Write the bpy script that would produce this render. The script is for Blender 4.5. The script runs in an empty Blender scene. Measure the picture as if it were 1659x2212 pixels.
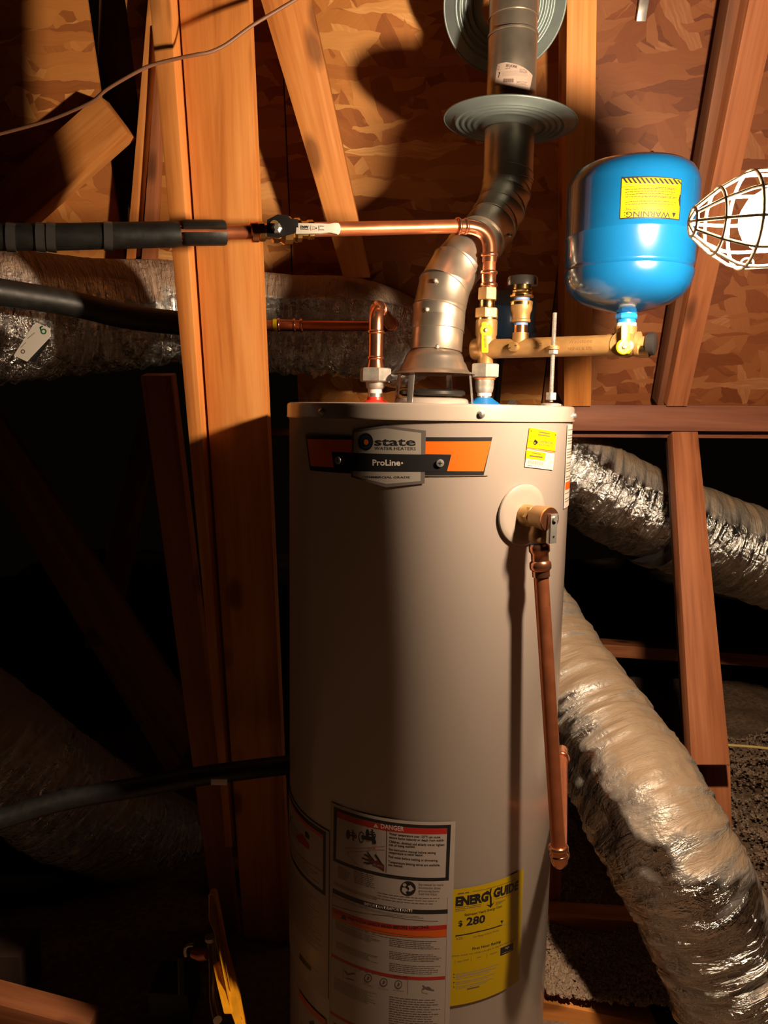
import bpy, bmesh, math, random
import numpy as np
from math import sin, cos, pi, radians, atan2, sqrt
from mathutils import Vector, Matrix

C = bpy.context.scene.collection
# ------------------------------------------------------------------ camera
F = 1620.0
PITCH, ROLL, EYE = radians(7.65), radians(.9), 1.44
_f = Vector((0, cos(PITCH), -sin(PITCH)))
_r0, _u0 = Vector((1, 0, 0)), Vector((0, sin(PITCH), cos(PITCH)))
_r = _r0*cos(ROLL) + _u0*sin(ROLL)
_u = _u0*cos(ROLL) - _r0*sin(ROLL)
cam = bpy.data.objects.new('camera', bpy.data.cameras.new('camera'))
C.objects.link(cam)
cam.matrix_world = Matrix(((_r.x, _u.x, -_f.x, 0), (_r.y, _u.y, -_f.y, 0), (_r.z, _u.z, -_f.z, EYE), (0, 0, 0, 1)))
cam.data.sensor_fit = 'HORIZONTAL'
cam.data.sensor_width = 36
cam.data.lens = F/1659*36
cam.data.clip_start = .02
bpy.context.scene.camera = cam
# ------------------------------------------------------------------ world, light, exposure
w = bpy.data.worlds.new('attic_dark'); bpy.context.scene.world = w; w.use_nodes = True
w.node_tree.nodes['Background'].inputs[0].default_value = (1, .55, .35, 1)
w.node_tree.nodes['Background'].inputs[1].default_value = .0012
LAMP_COLOR = (1.0, .74, .50)
LAMP_POWER = 1.0
FALL_NEAR, FALL_FAR = 16.5, 48.0
vs = bpy.context.scene.view_settings
vs.view_transform = 'Standard'; vs.look = 'None'; vs.exposure = .3; vs.gamma = 1; vs.use_curve_mapping = False

def ray(x, y):
    return _r*((x-829.5)/F) + _u*(-(y-1106)/F) + _f
def at(x, y, Y):
    d = ray(x, y); d = d*(Y/d.y)
    return Vector((d.x, d.y, EYE+d.z))
TX, TY, TR = .0766, 1.327, .245          # water heater axis and radius
def hit_cyl(cx, cy, R):
    def h(x, y):
        d = ray(x, y); a = d.x**2+d.y**2; b = -2*(d.x*cx+d.y*cy); c = cx*cx+cy*cy-R*R
        D = max(b*b-4*a*c, 0); t = (-b-sqrt(D))/(2*a)
        return (R*atan2(d.x*t-cx, cy-d.y*t), EYE+d.z*t)
    return h

# ------------------------------------------------------------------ materials
def mat(name): 
    m = bpy.data.materials.new(name); m.use_nodes = True
    return m, m.node_tree.nodes, m.node_tree.links, m.node_tree.nodes['Principled BSDF']
def setp(b, col=None, rough=None, metal=None, coat=None, spec=None, coat_r=None):
    if col: b.inputs['Base Color'].default_value = (*col, 1)
    if rough is not None: b.inputs['Roughness'].default_value = rough
    if metal is not None: b.inputs['Metallic'].default_value = metal
    if coat is not None: b.inputs['Coat Weight'].default_value = coat
    if coat_r is not None: b.inputs['Coat Roughness'].default_value = coat_r
    if spec is not None: b.inputs['Specular IOR Level'].default_value = spec
def noise(n, l, vec, scale, detail=3, rough=.55, dist=0):
    t = n.new('ShaderNodeTexNoise'); t.inputs['Scale'].default_value = scale
    t.inputs['Detail'].default_value = detail; t.inputs['Roughness'].default_value = rough
    t.inputs['Distortion'].default_value = dist
    if vec: l.new(vec, t.inputs['Vector'])
    return t
def mapping(n, l, src, scale=(1, 1, 1), rot=(0, 0, 0), loc=(0, 0, 0)):
    m = n.new('ShaderNodeMapping'); m.inputs['Scale'].default_value = scale
    m.inputs['Rotation'].default_value = rot; m.inputs['Location'].default_value = loc
    l.new(src, m.inputs['Vector']); return m
def ramp(n, l, src, stops):
    r = n.new('ShaderNodeValToRGB'); e = r.color_ramp.elements
    e[0].position, e[0].color = stops[0][0], (*stops[0][1], 1)
    e[1].position, e[1].color = stops[-1][0], (*stops[-1][1], 1)
    for p, c in stops[1:-1]:
        q = e.new(p); q.color = (*c, 1)
    l.new(src, r.inputs['Fac']); return r
def mixc(n, l, fac, a, b, mode='MIX'):
    m = n.new('ShaderNodeMix'); m.data_type = 'RGBA'; m.blend_type = mode
    for s, v in ((0, fac), (6, a), (7, b)):
        if hasattr(v, 'is_output'): l.new(v, m.inputs[s])
        else: m.inputs[s].default_value = v if s == 0 else (*v, 1)
    return m.outputs[2]
def math_n(n, l, op, a, b=None, clamp=False):
    m = n.new('ShaderNodeMath'); m.operation = op; m.use_clamp = clamp
    for i, v in enumerate((a, b)):
        if v is None: continue
        if hasattr(v, 'is_output'): l.new(v, m.inputs[i])
        else: m.inputs[i].default_value = v
    return m.outputs[0]
def bump(n, l, b, h, strength, dist):
    k = n.new('ShaderNodeBump'); k.inputs['Strength'].default_value = strength
    k.inputs['Distance'].default_value = dist; l.new(h, k.inputs['Height']); l.new(k.outputs[0], b.inputs['Normal'])
def simple(name, col, rough=.5, metal=0, coat=0, nscale=0, namp=.15, bmp=0, spec=None, coat_r=None):
    m, n, l, b = mat(name); setp(b, col, rough, metal, coat, spec, coat_r)
    if nscale:
        tc = n.new('ShaderNodeTexCoord'); t = noise(n, l, tc.outputs['Object'], nscale, 4)
        r = ramp(n, l, t.outputs[0], [(.3, tuple(c*(1-namp) for c in col)), (.7, tuple(min(1, c*(1+namp)) for c in col))])
        l.new(r.outputs[0], b.inputs['Base Color'])
        rr = n.new('ShaderNodeMapRange'); l.new(t.outputs[0], rr.inputs[0])
        rr.inputs[3].default_value = rough*.75; rr.inputs[4].default_value = min(1, rough*1.3)
        l.new(rr.outputs[0], b.inputs['Roughness'])
        if bmp: bump(n, l, b, t.outputs[0], bmp, .002)
    return m
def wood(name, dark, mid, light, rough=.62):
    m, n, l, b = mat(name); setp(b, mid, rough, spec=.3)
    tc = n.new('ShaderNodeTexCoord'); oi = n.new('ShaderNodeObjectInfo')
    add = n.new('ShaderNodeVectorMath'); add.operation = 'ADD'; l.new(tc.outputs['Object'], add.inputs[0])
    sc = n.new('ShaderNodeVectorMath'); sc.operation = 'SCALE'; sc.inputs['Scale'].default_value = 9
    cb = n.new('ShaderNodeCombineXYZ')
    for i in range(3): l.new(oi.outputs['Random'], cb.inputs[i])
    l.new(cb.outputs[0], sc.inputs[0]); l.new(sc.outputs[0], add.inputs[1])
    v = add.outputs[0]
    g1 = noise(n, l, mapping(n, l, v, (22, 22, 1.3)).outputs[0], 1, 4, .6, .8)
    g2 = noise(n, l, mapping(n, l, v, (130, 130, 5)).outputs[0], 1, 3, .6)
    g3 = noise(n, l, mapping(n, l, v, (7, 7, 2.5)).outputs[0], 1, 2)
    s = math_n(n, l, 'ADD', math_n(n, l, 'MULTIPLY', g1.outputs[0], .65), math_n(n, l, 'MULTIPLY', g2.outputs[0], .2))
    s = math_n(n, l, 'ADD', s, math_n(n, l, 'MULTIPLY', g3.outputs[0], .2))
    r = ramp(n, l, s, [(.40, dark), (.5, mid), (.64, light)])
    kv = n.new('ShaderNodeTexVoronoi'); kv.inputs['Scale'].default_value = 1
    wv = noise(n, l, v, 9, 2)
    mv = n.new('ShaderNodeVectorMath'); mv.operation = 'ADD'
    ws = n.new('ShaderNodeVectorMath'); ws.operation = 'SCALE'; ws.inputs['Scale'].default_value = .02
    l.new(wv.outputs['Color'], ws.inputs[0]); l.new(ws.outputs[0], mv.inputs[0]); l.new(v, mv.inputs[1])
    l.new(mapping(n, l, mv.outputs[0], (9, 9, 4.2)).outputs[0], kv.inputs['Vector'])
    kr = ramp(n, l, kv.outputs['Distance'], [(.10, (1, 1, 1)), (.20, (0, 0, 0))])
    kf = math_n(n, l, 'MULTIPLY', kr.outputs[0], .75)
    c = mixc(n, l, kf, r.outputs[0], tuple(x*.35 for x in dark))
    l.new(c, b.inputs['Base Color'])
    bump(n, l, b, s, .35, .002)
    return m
def osb(name, tint=(1, 1, 1)):
    m, n, l, b = mat(name); setp(b, (.5, .25, .1), .6, spec=.35)
    tc = n.new('ShaderNodeTexCoord'); v0 = tc.outputs['Object']
    wn = noise(n, l, v0, 14, 3)
    ws = n.new('ShaderNodeVectorMath'); ws.operation = 'SCALE'; ws.inputs['Scale'].default_value = .03
    l.new(wn.outputs['Color'], ws.inputs[0])
    ad = n.new('ShaderNodeVectorMath'); ad.operation = 'ADD'; l.new(v0, ad.inputs[0]); l.new(ws.outputs[0], ad.inputs[1])
    v = ad.outputs[0]
    layers = []
    for i, (rot, sx, sz) in enumerate(((8, 6.5, 27), (-24, 7, 30), (40, 8, 28), (-62, 9, 26), (2, 5, 36))):
        mp = mapping(n, l, v, (1, .001, 1), (0, radians(rot), 0), (i*3.1, 0, i*1.7))
        m2 = mapping(n, l, mp.outputs[0], (sx, 1, sz))
        vo = n.new('ShaderNodeTexVoronoi'); vo.inputs['Scale'].default_value = 1; vo.inputs['Randomness'].default_value = 1
        l.new(m2.outputs[0], vo.inputs['Vector'])
        gr = noise(n, l, mapping(n, l, mp.outputs[0], (14, 1, 190)).outputs[0], 1, 2)
        sp = n.new('ShaderNodeSeparateColor'); l.new(vo.outputs['Color'], sp.inputs[0])
        layers.append((sp.outputs[0], sp.outputs[1], gr.outputs[0]))
    col, h = None, None
    for i, (a, bb, g) in enumerate(layers):
        val = math_n(n, l, 'ADD', math_n(n, l, 'MULTIPLY', a, .8), math_n(n, l, 'MULTIPLY', g, .28))
        r = ramp(n, l, val, [(.05, tuple(c*t for c, t in zip((.24, .07, .014), tint))), (.35, tuple(c*t for c, t in zip((.40, .14, .030), tint))), (.65, tuple(c*t for c, t in zip((.50, .20, .045), tint))), (.9, tuple(c*t for c, t in zip((.60, .28, .08), tint))), (1, tuple(c*t for c, t in zip((.78, .44, .17), tint)))])
        if col is None: col, h = r.outputs[0], a
        else:
            msk = math_n(n, l, 'GREATER_THAN', bb, .58)
            col = mixc(n, l, msk, col, r.outputs[0])
            hh = n.new('ShaderNodeMix'); l.new(msk, hh.inputs[0]); l.new(h, hh.inputs[2]); l.new(a, hh.inputs[3]); h = hh.outputs[0]
    l.new(col, b.inputs['Base Color']); bump(n, l, b, h, .5, .003)
    return m
def foil(name, dustcol=(.30, .215, .14), lo=.25, hi=.75, base=(.62, .6, .57), r0=.17, bd=.008):
    m, n, l, b = mat(name); tc = n.new('ShaderNodeTexCoord'); ge = n.new('ShaderNodeNewGeometry')
    a1 = n.new('ShaderNodeAttribute'); a1.attribute_name = 'UVMap'; a1.attribute_type = 'GEOMETRY'
    uvm = mapping(n, l, a1.outputs['Vector'], (75, 11, 1), (0, 0, .12))
    t1 = noise(n, l, uvm.outputs[0], 1, 5, .65, .9)
    t2 = noise(n, l, tc.outputs['Object'], 42, 3, .6, .6)
    hh = math_n(n, l, 'ADD', t1.outputs[0], math_n(n, l, 'MULTIPLY', t2.outputs[0], .55))
    sx = n.new('ShaderNodeSeparateXYZ'); l.new(ge.outputs['Normal'], sx.inputs[0])
    t3 = noise(n, l, tc.outputs['Object'], 5, 5, .6)
    d = math_n(n, l, 'ADD', sx.outputs[2], math_n(n, l, 'MULTIPLY', math_n(n, l, 'SUBTRACT', t3.outputs[0], .5), 1.3))
    mr = n.new('ShaderNodeMapRange'); l.new(d, mr.inputs[0]); mr.inputs[1].default_value = lo; mr.inputs[2].default_value = hi
    f = mr.outputs[0]
    l.new(mixc(n, l, f, base, dustcol), b.inputs['Base Color'])
    l.new(math_n(n, l, 'SUBTRACT', 1, math_n(n, l, 'MULTIPLY', f, .9)), b.inputs['Metallic'])
    l.new(math_n(n, l, 'ADD', r0, math_n(n, l, 'MULTIPLY', f, .42)), b.inputs['Roughness'])
    bump(n, l, b, math_n(n, l, 'MULTIPLY', hh, math_n(n, l, 'SUBTRACT', 1.3, math_n(n, l, 'MULTIPLY', f, .8))), .95, bd)
    return m
M = {}
M['wood'] = wood('pine', (.40, .13, .026), (.55, .205, .046), (.66, .29, .085))
M['wood_red'] = wood('fir', (.20, .062, .022), (.29, .098, .037), (.37, .14, .06))
M['wood_shaded'] = wood('shaded_wood', (.07, .024, .010), (.11, .04, .018), (.17, .065, .028))  # darkened timber, shade put into the colour
M['wood_beam'] = wood('dark_fir', (.12, .038, .02), (.17, .058, .03), (.22, .08, .042))  # darker tone of the fir
M['osb'] = osb('strand_board'); M['osb_red_dim'] = osb('reddish_dimmed_strand_board', (.40, .31, .36))  # right boards: red hue of their own, darkened for the weaker light there
M['paint'] = simple('heater_paint', (.44, .365, .315), .33, 0, .35, coat_r=.12)
M['paint_cap'] = simple('heater_cap_paint', (.38, .315, .265), .30, 0, .3, coat_r=.15)
M['galv'] = simple('galvanized_vent', (.50, .44, .36), .36, .86, 0, 11, .3, .15)
M['galvdisc'] = simple('galvanized_disc', (.24, .30, .30), .45, .6, 0, 9, .2)
M['hood'] = simple('hood_steel', (.42, .35, .29), .32, .8, 0, 14, .2)
M['black_metal'] = simple('black_metal', (.025, .023, .022), .35, .3)
M['copper'] = simple('copper_pipe', (.62, .20, .085), .36, .8, 0, 45, .12, .05)
M['copper_fit'] = simple('copper_fitting', (.82, .34, .18), .2, .95, 0, 30, .08)
M['brass'] = simple('forged_brass', (.40, .225, .08), .46, .5, 0, 60, .12, .12)
M['brass_shiny'] = simple('machined_brass', (.66, .43, .17), .22, 1, 0, 30, .06)
M['brass_letter_shade'] = simple('shaded_letter_brass', (.24, .12, .04), .5, .4)  # letters share the bar's brass; relief shading put into a darker colour
M['steel'] = simple('zinc_steel', (.62, .60, .56), .32, .8, 0, 60, .15, .08)
M['nut'] = simple('dull_zinc_nut', (.40, .365, .32), .45, .5, 0, 70, .22, .15)
M['chrome'] = simple('chrome', (.66, .63, .58), .22, .8)
M['lampwire'] = simple('cage_wire', (.75, .66, .52), .45, .45)
M['blue'] = simple('blue_enamel', (.003, .072, .20), .24, 0, .6, coat_r=.06)
M['blue_can'] = simple('blue_can', (.10, .35, .85), .3, 0, .4)
M['blue_plastic'] = simple('blue_plastic', (.01, .17, .5), .35)
M['blue_tape'] = simple('blue_thread_sealant', (.16, .28, .62), .6)
M['ptfe'] = simple('white_thread_tape', (.75, .7, .62), .6)
M['red'] = simple('red_plastic', (.75, .035, .02), .4)
M['orange_rubber'] = simple('orange_gasket', (.8, .2, .04), .5)
M['black_plastic'] = simple('black_plastic', (.02, .018, .017), .22)
M['foam'] = simple('black_pipe_foam', (.011, .011, .010), .5, 0, 0, 60, .35, .3)
M['tape'] = simple('black_tape', (.05, .047, .045), .2, 0, .6)
M['yellow'] = simple('yellow_vinyl', (.62, .44, .0), .35)
M['yellow_rail'] = simple('yellow_orange_rail', (.7, .3, .005), .45, 0, 0, 30, .15)
M['white_plastic'] = simple('white_grip', (.80, .74, .64), .35)
M['cable'] = simple('brown_cable', (.22, .10, .055), .5)
M['cable_y'] = simple('tan_cable', (.55, .42, .16), .5)
M['foil'] = foil('foil_jacket')
M['foil2'] = foil('foil_jacket_clean', (.40, .28, .20), .25, .55, (.85, .83, .80), .24, .026)
M['insul'] = simple('loose_insulation', (.16, .105, .07), .9, 0, 0, 60, .4, .6, spec=.1)
M['granule'] = simple('insulation_granule', (.24, .165, .11), .8, 0, 0, 300, .4, 0)
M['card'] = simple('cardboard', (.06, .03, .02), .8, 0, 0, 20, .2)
M['paper'] = simple('label_paper', (.42, .345, .30), .42, 0, .15, coat_r=.2)
M['white'] = simple('print_white', (.60, .53, .47), .45)
M['black'] = simple('print_black', (.012, .011, .012), .4)
M['ink'] = simple('print_grey', (.12, .085, .075), .5)
M['lightink'] = simple('print_light_grey', (.3, .24, .21), .5)
M['p_red'] = simple('print_red', (.42, .018, .012), .42)
M['p_dred'] = simple('print_dark_red', (.13, .018, .014), .42)
M['p_orange'] = simple('print_orange', (.62, .10, .008), .4)
M['badge_orange'] = simple('badge_orange', (.72, .12, .004), .4)
M['p_yellow'] = simple('print_yellow', (.70, .46, .0), .4)
M['w_yellow'] = simple('warning_yellow', (.52, .34, .0), .4)
M['tank_yellow'] = simple('tank_sticker_yellow', (.36, .22, .0), .4)
M['p_navy'] = simple('print_navy', (.012, .03, .06), .4)
M['silver'] = simple('badge_silver', (.45, .40, .34), .35, .4)
M['badge_grey'] = simple('badge_grey', (.20, .17, .155), .35, .5)
M['p_green'] = simple('print_green', (.02, .16, .06), .5)
M['vent_paper'] = simple('vent_label_paper', (.48, .37, .31), .5)
m, n, l, b = mat('bulb_glow'); M['bulb'] = m
for x in list(n):
    if x.type != 'OUTPUT_MATERIAL': n.remove(x)
em = n.new('ShaderNodeEmission'); em.inputs[0].default_value = (1, .86, .68, 1); em.inputs[1].default_value = 30
tr = n.new('ShaderNodeBsdfTransparent'); ad = n.new('ShaderNodeAddShader')
l.new(em.outputs[0], ad.inputs[0]); l.new(tr.outputs[0], ad.inputs[1]); l.new(ad.outputs[0], n['Material Output'].inputs[0])

# ------------------------------------------------------------------ object helpers
W = {}
def link(name, me, mats, parent=None, world=None, angle=35, smooth=True):
    o = bpy.data.objects.new(name, me); C.objects.link(o)
    for m_ in (mats if isinstance(mats, (list, tuple)) else [mats]): me.materials.append(m_ if not isinstance(m_, str) else M[m_])
    if smooth and len(me.polygons):
        me.polygons.foreach_set('use_smooth', [True]*len(me.polygons)); me.set_sharp_from_angle(angle=radians(angle))
    world = world or Matrix()
    W[o.name] = world
    if parent:
        o.parent = parent; o.matrix_basis = W[parent.name].inverted() @ world
    else: o.matrix_basis = world
    return o
def tag(o, label=None, cat=None, group=None, kind=None):
    if label: o['label'] = label
    if cat: o['category'] = cat
    if group: o['group'] = group
    if kind: o['kind'] = kind
    return o
def thing(name, label, cat, loc, group=None):
    o = bpy.data.objects.new(name, None); C.objects.link(o); o.empty_display_size = .05
    W[o.name] = Matrix.Translation(loc); o.matrix_basis = W[o.name]
    return tag(o, label, cat, group)
def frame(p, axis, xref=None):
    z = Vector(axis).normalized(); x = Vector(xref) if xref is not None else Vector((1, 0, 0))
    if abs(z.dot(x.normalized())) > .95: x = Vector((0, 1, 0))
    y = z.cross(x).normalized(); x = y.cross(z)
    m_ = Matrix((x, y, z)).transposed().to_4x4(); m_.translation = Vector(p); return m_
def lathe(name, prof, mt, parent, p, axis=(0, 0, 1), seg=40, xref=None, angle=40, caps=True, flat=False):
    vs_, fs = [], []
    for r, h in prof:
        for k in range(seg):
            a = 2*pi*k/seg; vs_.append((r*cos(a), r*sin(a), h))
    for i in range(len(prof)-1):
        for k in range(seg):
            k2 = (k+1) % seg; fs.append((i*seg+k, i*seg+k2, (i+1)*seg+k2, (i+1)*seg+k))
    if caps:
        if prof[0][0] > 1e-5: fs.append(tuple(range(seg))[::-1])
        if prof[-1][0] > 1e-5: fs.append(tuple(range((len(prof)-1)*seg, len(prof)*seg)))
    me = bpy.data.meshes.new(name); me.from_pydata(vs_, [], fs); me.validate()
    return link(name, me, mt, parent, frame(p, axis, xref), angle, not flat)
def hexa(name, r, h, mt, parent, p, axis=(0, 0, 1), rot=0, bore=0):
    c = r*.06
    xr = (cos(rot), sin(rot), 0)
    return lathe(name, [(r*.9, 0), (r, c), (r, h-c), (r*.9, h)], mt, parent, p, axis, 6, xr, 20)
def sweep(pts, rad, seg=20, closed=False, caps=True):
    pts = [Vector(p) for p in pts]; n_ = len(pts)
    rad = rad if isinstance(rad, (list, tuple)) else [rad]*n_
    tan = []
    for i in range(n_):
        a = pts[max(i-1, 0)]; b_ = pts[min(i+1, n_-1)]; tan.append((b_-a).normalized())
    t0 = tan[0]; up = Vector((0, 0, 1)) if abs(t0.z) < .9 else Vector((0, 1, 0))
    nx = t0.cross(up).normalized(); vs_, fs = [], []
    for i in range(n_):
        nx = (nx - tan[i]*nx.dot(tan[i])).normalized(); ny = tan[i].cross(nx)
        for k in range(seg):
            a = 2*pi*k/seg; vs_.append(pts[i] + (nx*cos(a)+ny*sin(a))*rad[i])
    for i in range(n_-1):
        for k in range(seg):
            k2 = (k+1) % seg; fs.append((i*seg+k, (i+1)*seg+k, (i+1)*seg+k2, i*seg+k2))
    if caps: fs.append(tuple(range(seg))); fs.append(tuple(range((n_-1)*seg, n_*seg))[::-1])
    return vs_, fs
def tube(name, pts, rad, mt, parent=None, seg=20, angle=40):
    vs_, fs = sweep(pts, rad, seg); c = Vector(pts[0])
    me = bpy.data.meshes.new(name); me.from_pydata([v-c for v in vs_], [], fs)
    return link(name, me, mt, parent, Matrix.Translation(c), angle)
def catmull(P, n_=8):
    P = [Vector(p) for p in P]; out = []
    Q = [P[0]*2-P[1]] + P + [P[-1]*2-P[-2]]
    for i in range(1, len(Q)-2):
        a, b_, c, d = Q[i-1:i+3]
        for k in range(n_):
            t = k/n_; out.append(.5*((2*b_)+(c-a)*t+(2*a-5*b_+4*c-d)*t*t+(3*b_-a-3*c+d)*t**3))
    out.append(P[-1]); return out
def arc(p0, corner, p1, n_=10):
    p0, corner, p1 = Vector(p0), Vector(corner), Vector(p1)
    return [p0*(1-t)**2 + corner*2*t*(1-t) + p1*t*t for t in (i/n_ for i in range(n_+1))]
def solid(name, verts, faces, mt, parent=None, world=None, bevel=0, angle=30):
    me = bpy.data.meshes.new(name); me.from_pydata(verts, [], faces)
    bm = bmesh.new(); bm.from_mesh(me)
    bmesh.ops.recalc_face_normals(bm, faces=bm.faces[:])
    if bevel: bmesh.ops.bevel(bm, geom=bm.edges[:], offset=bevel, segments=2, affect='EDGES', profile=.6)
    bm.to_mesh(me); bm.free()
    return link(name, me, mt, parent, world, angle)
BOX = [(0, 3, 2, 1), (4, 5, 6, 7), (0, 1, 5, 4), (1, 2, 6, 5), (2, 3, 7, 6), (3, 0, 4, 7)]
def board(name, label, cat, quad, Y, depth, mt, group=None, parent=None, bevel=.0022):
    """front face from four photo points at depths Y, as a timber 'depth' thick going back"""
    Y = Y if len(Y) == 4 else (Y[0], Y[0], Y[1], Y[1])
    P = [at(x, y, yy) for (x, y), yy in zip(quad, Y)]
    c = sum(P, Vector())/4
    a = (P[0]+P[1])/2-(P[2]+P[3])/2; b_ = (P[1]+P[2])/2-(P[0]+P[3])/2
    lz, sx = (a, b_) if a.length > b_.length else (b_, a)
    nrm = lz.cross(sx).normalized()
    if nrm.y < 0: nrm = -nrm
    m_ = frame(c+nrm*depth/2, lz, sx); inv = m_.inverted()
    vs_ = [inv @ p for p in P] + [inv @ (p+nrm*depth) for p in P]
    o = solid(name, vs_, BOX, mt, parent, m_, bevel)
    if not parent: tag(o, label, cat, group)
    return o
def box(name, lo, hi, mt, parent=None, bevel=.001, world=None):
    x0, y0, z0 = lo; x1, y1, z1 = hi
    v = [(x0, y0, z0), (x1, y0, z0), (x1, y1, z0), (x0, y1, z0), (x0, y0, z1), (x1, y0, z1), (x1, y1, z1), (x0, y1, z1)]
    c = Vector(((x0+x1)/2, (y0+y1)/2, (z0+z1)/2))
    return solid(name, [Vector(p)-c for p in v], BOX, mt, parent, (world or Matrix()) @ Matrix.Translation(c), bevel)
def plate(name, pts2, th, mt, parent, world, bevel=.0006):
    """flat plate: outline in local xy, thickness along local z"""
    n_ = len(pts2); v = [(x, y, 0) for x, y in pts2]+[(x, y, th) for x, y in pts2]
    f = [tuple(range(n_))[::-1], tuple(range(n_, 2*n_))]+[(i, (i+1) % n_, (i+1) % n_+n_, i+n_) for i in range(n_)]
    return solid(name, v, f, mt, parent, world, bevel)
def ell(cx, cy, rx, ry=None, n_=24, a0=0, a1=2*pi):
    ry = ry or rx
    return [(cx+rx*cos(a0+(a1-a0)*k/n_), cy+ry*sin(a0+(a1-a0)*k/n_)) for k in range(n_)]

# ------------------------------------------------------------------ flat print on curved surfaces
_fc = {}
def glyphs(s, off=0.0):
    key = (s, off)
    if key not in _fc:
        cu = bpy.data.curves.new('lettering', 'FONT'); cu.body = s; cu.size = 1; cu.offset = off; cu.resolution_u = 2
        o = bpy.data.objects.new('lettering', cu)
        me = bpy.data.meshes.new_from_object(o)
        v = [(q.co.x, q.co.y) for q in me.vertices]; f = [tuple(p.vertices) for p in me.polygons]
        bpy.data.objects.remove(o); bpy.data.curves.remove(cu); bpy.data.meshes.remove(me)
        _fc[key] = (v, f)
    return _fc[key]
class Print:
    """flat shapes in (s, z) metres laid on a surface; pix() turns photo points into (s, z)"""
    def __init__(self, pix, surf, step=.012, origin=(0, 0), scale=1):
        self.pix0, self.surf, self.step = pix, surf, step
        self.o, self.k = origin, scale; self.g = {}; self.base = 1
    def crop(self, ox, oy, k): self.o, self.k = (ox, oy), k; return self
    def pix(self, x, y): return self.pix0(self.o[0]+x/self.k, self.o[1]+y/self.k)
    def _add(self, mt, v3, fs):
        V, Fc = self.g.setdefault(mt, ([], [])); n0 = len(V); V += v3; Fc += [tuple(i+n0 for i in f) for f in fs]
    def sz(self, mt, pts, layer=1):
        bm = bmesh.new(); vv = [bm.verts.new((s, z, 0)) for s, z in pts]
        bm.faces.new(vv)
        s0, s1 = min(p[0] for p in pts), max(p[0] for p in pts)
        k = math.floor(s0/self.step)+1
        while k*self.step < s1-1e-5:
            bmesh.ops.bisect_plane(bm, geom=bm.verts[:]+bm.edges[:]+bm.faces[:], plane_co=(k*self.step, 0, 0), plane_no=(1, 0, 0), dist=1e-6)
            k += 1
        bmesh.ops.triangulate(bm, faces=[f for f in bm.faces if len(f.verts) > 4])
        bm.verts.index_update()
        self._add(mt, [self.surf(v.co.x, v.co.y, layer*.00006) for v in bm.verts], [tuple(v.index for v in f.verts) for f in bm.faces]); bm.free()
    def poly(self, mt, pts, layer=1): self.sz(mt, [self.pix(*p) for p in pts], layer)
    def rect(self, mt, tl, br, layer=1):
        a, b_ = self.pix(*tl), self.pix(*br)
        self.sz(mt, [(a[0], b_[1]), (b_[0], b_[1]), (b_[0], a[1]), (a[0], a[1])], layer)
    def band(self, mt, tl, bl, r, layer=1):
        """level band: z from tl and bl, right end at r"""
        a, b_, c = self.pix(*tl), self.pix(*bl), self.pix(*r)
        self.sz(mt, [(a[0], b_[1]), (c[0], b_[1]), (c[0], a[1]), (a[0], a[1])], layer)
    def line(self, mt, pts, wd, layer=2):
        q = [self.pix(*p) for p in pts]
        for a, b_ in zip(q, q[1:]):
            d = Vector((b_[0]-a[0], b_[1]-a[1])); d.normalize(); nn = Vector((-d.y, d.x))*wd/2; e = d*wd*.3
            self.sz(mt, [(a[0]+nn.x-e.x, a[1]+nn.y-e.y), (a[0]-nn.x-e.x, a[1]-nn.y-e.y), (b_[0]-nn.x+e.x, b_[1]-nn.y+e.y), (b_[0]+nn.x+e.x, b_[1]+nn.y+e.y)], layer)
    def text(self, mt, s, p0, p1, h, layer=3, bold=.0, flatz=False):
        a, b_ = self.pix(*p0), self.pix(*p1)
        if flatz: b_ = (b_[0], a[1])
        v, f = glyphs(s, bold); x0 = min(q[0] for q in v); x1 = max(q[0] for q in v)
        d = Vector((b_[0]-a[0], b_[1]-a[1])); L = d.length; d.normalize(); nn = Vector((-d.y, d.x))
        kx, ky = L/(x1-x0), h/.72
        self._add(mt, [self.surf(a[0]+d.x*(x-x0)*kx+nn.x*y*ky, a[1]+d.y*(x-x0)*kx+nn.y*y*ky, layer*.00006) for x, y in v], f)
    def words(self, mt, tl, br, rows, seed, fill=.5, ragged=.2, layer=2, sz=None):
        rnd = random.Random(seed); a, b_ = (self.pix(*tl), self.pix(*br)) if sz is None else sz
        dz = max(abs(a[1]-b_[1])/rows, .0022)
        for r in range(rows):
            z1 = a[1]-r*dz; z0 = z1-dz*fill*.72; s = a[0]; end = b_[0]-(b_[0]-a[0])*ragged*rnd.random()
            while s < end:
                wd = rnd.uniform(1.2, 4.5)*dz*.55; e = min(s+wd, end)
                self.sz(mt, [(s, z0), (e, z0), (e, z1), (s, z1)], layer); s = e+dz*.32
    def build(self, name, parent, th=0):
        V, Fc, mi, ms = [], [], [], []
        for mt, (v, f) in self.g.items():
            n0 = len(V); V += v; Fc += [tuple(i+n0 for i in q) for q in f]; mi += [len(ms)]*len(f); ms.append(mt)
        c = sum((Vector(v) for v in V), Vector())/len(V)
        me = bpy.data.meshes.new(name); me.from_pydata([Vector(v)-c for v in V], [], Fc)
        o = link(name, me, ms, parent, Matrix.Translation(c), 180)
        me.polygons.foreach_set('material_index', mi); self.g = {}
        return o
def cylsurf(cx, cy, R):
    def s(u, z, off):
        a = u/R; return Vector((cx+(R+off)*sin(a), cy-(R+off)*cos(a), z))
    return s
def planesurf(mw):
    return lambda u, v, off: mw @ Vector((u, v, off))

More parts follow.
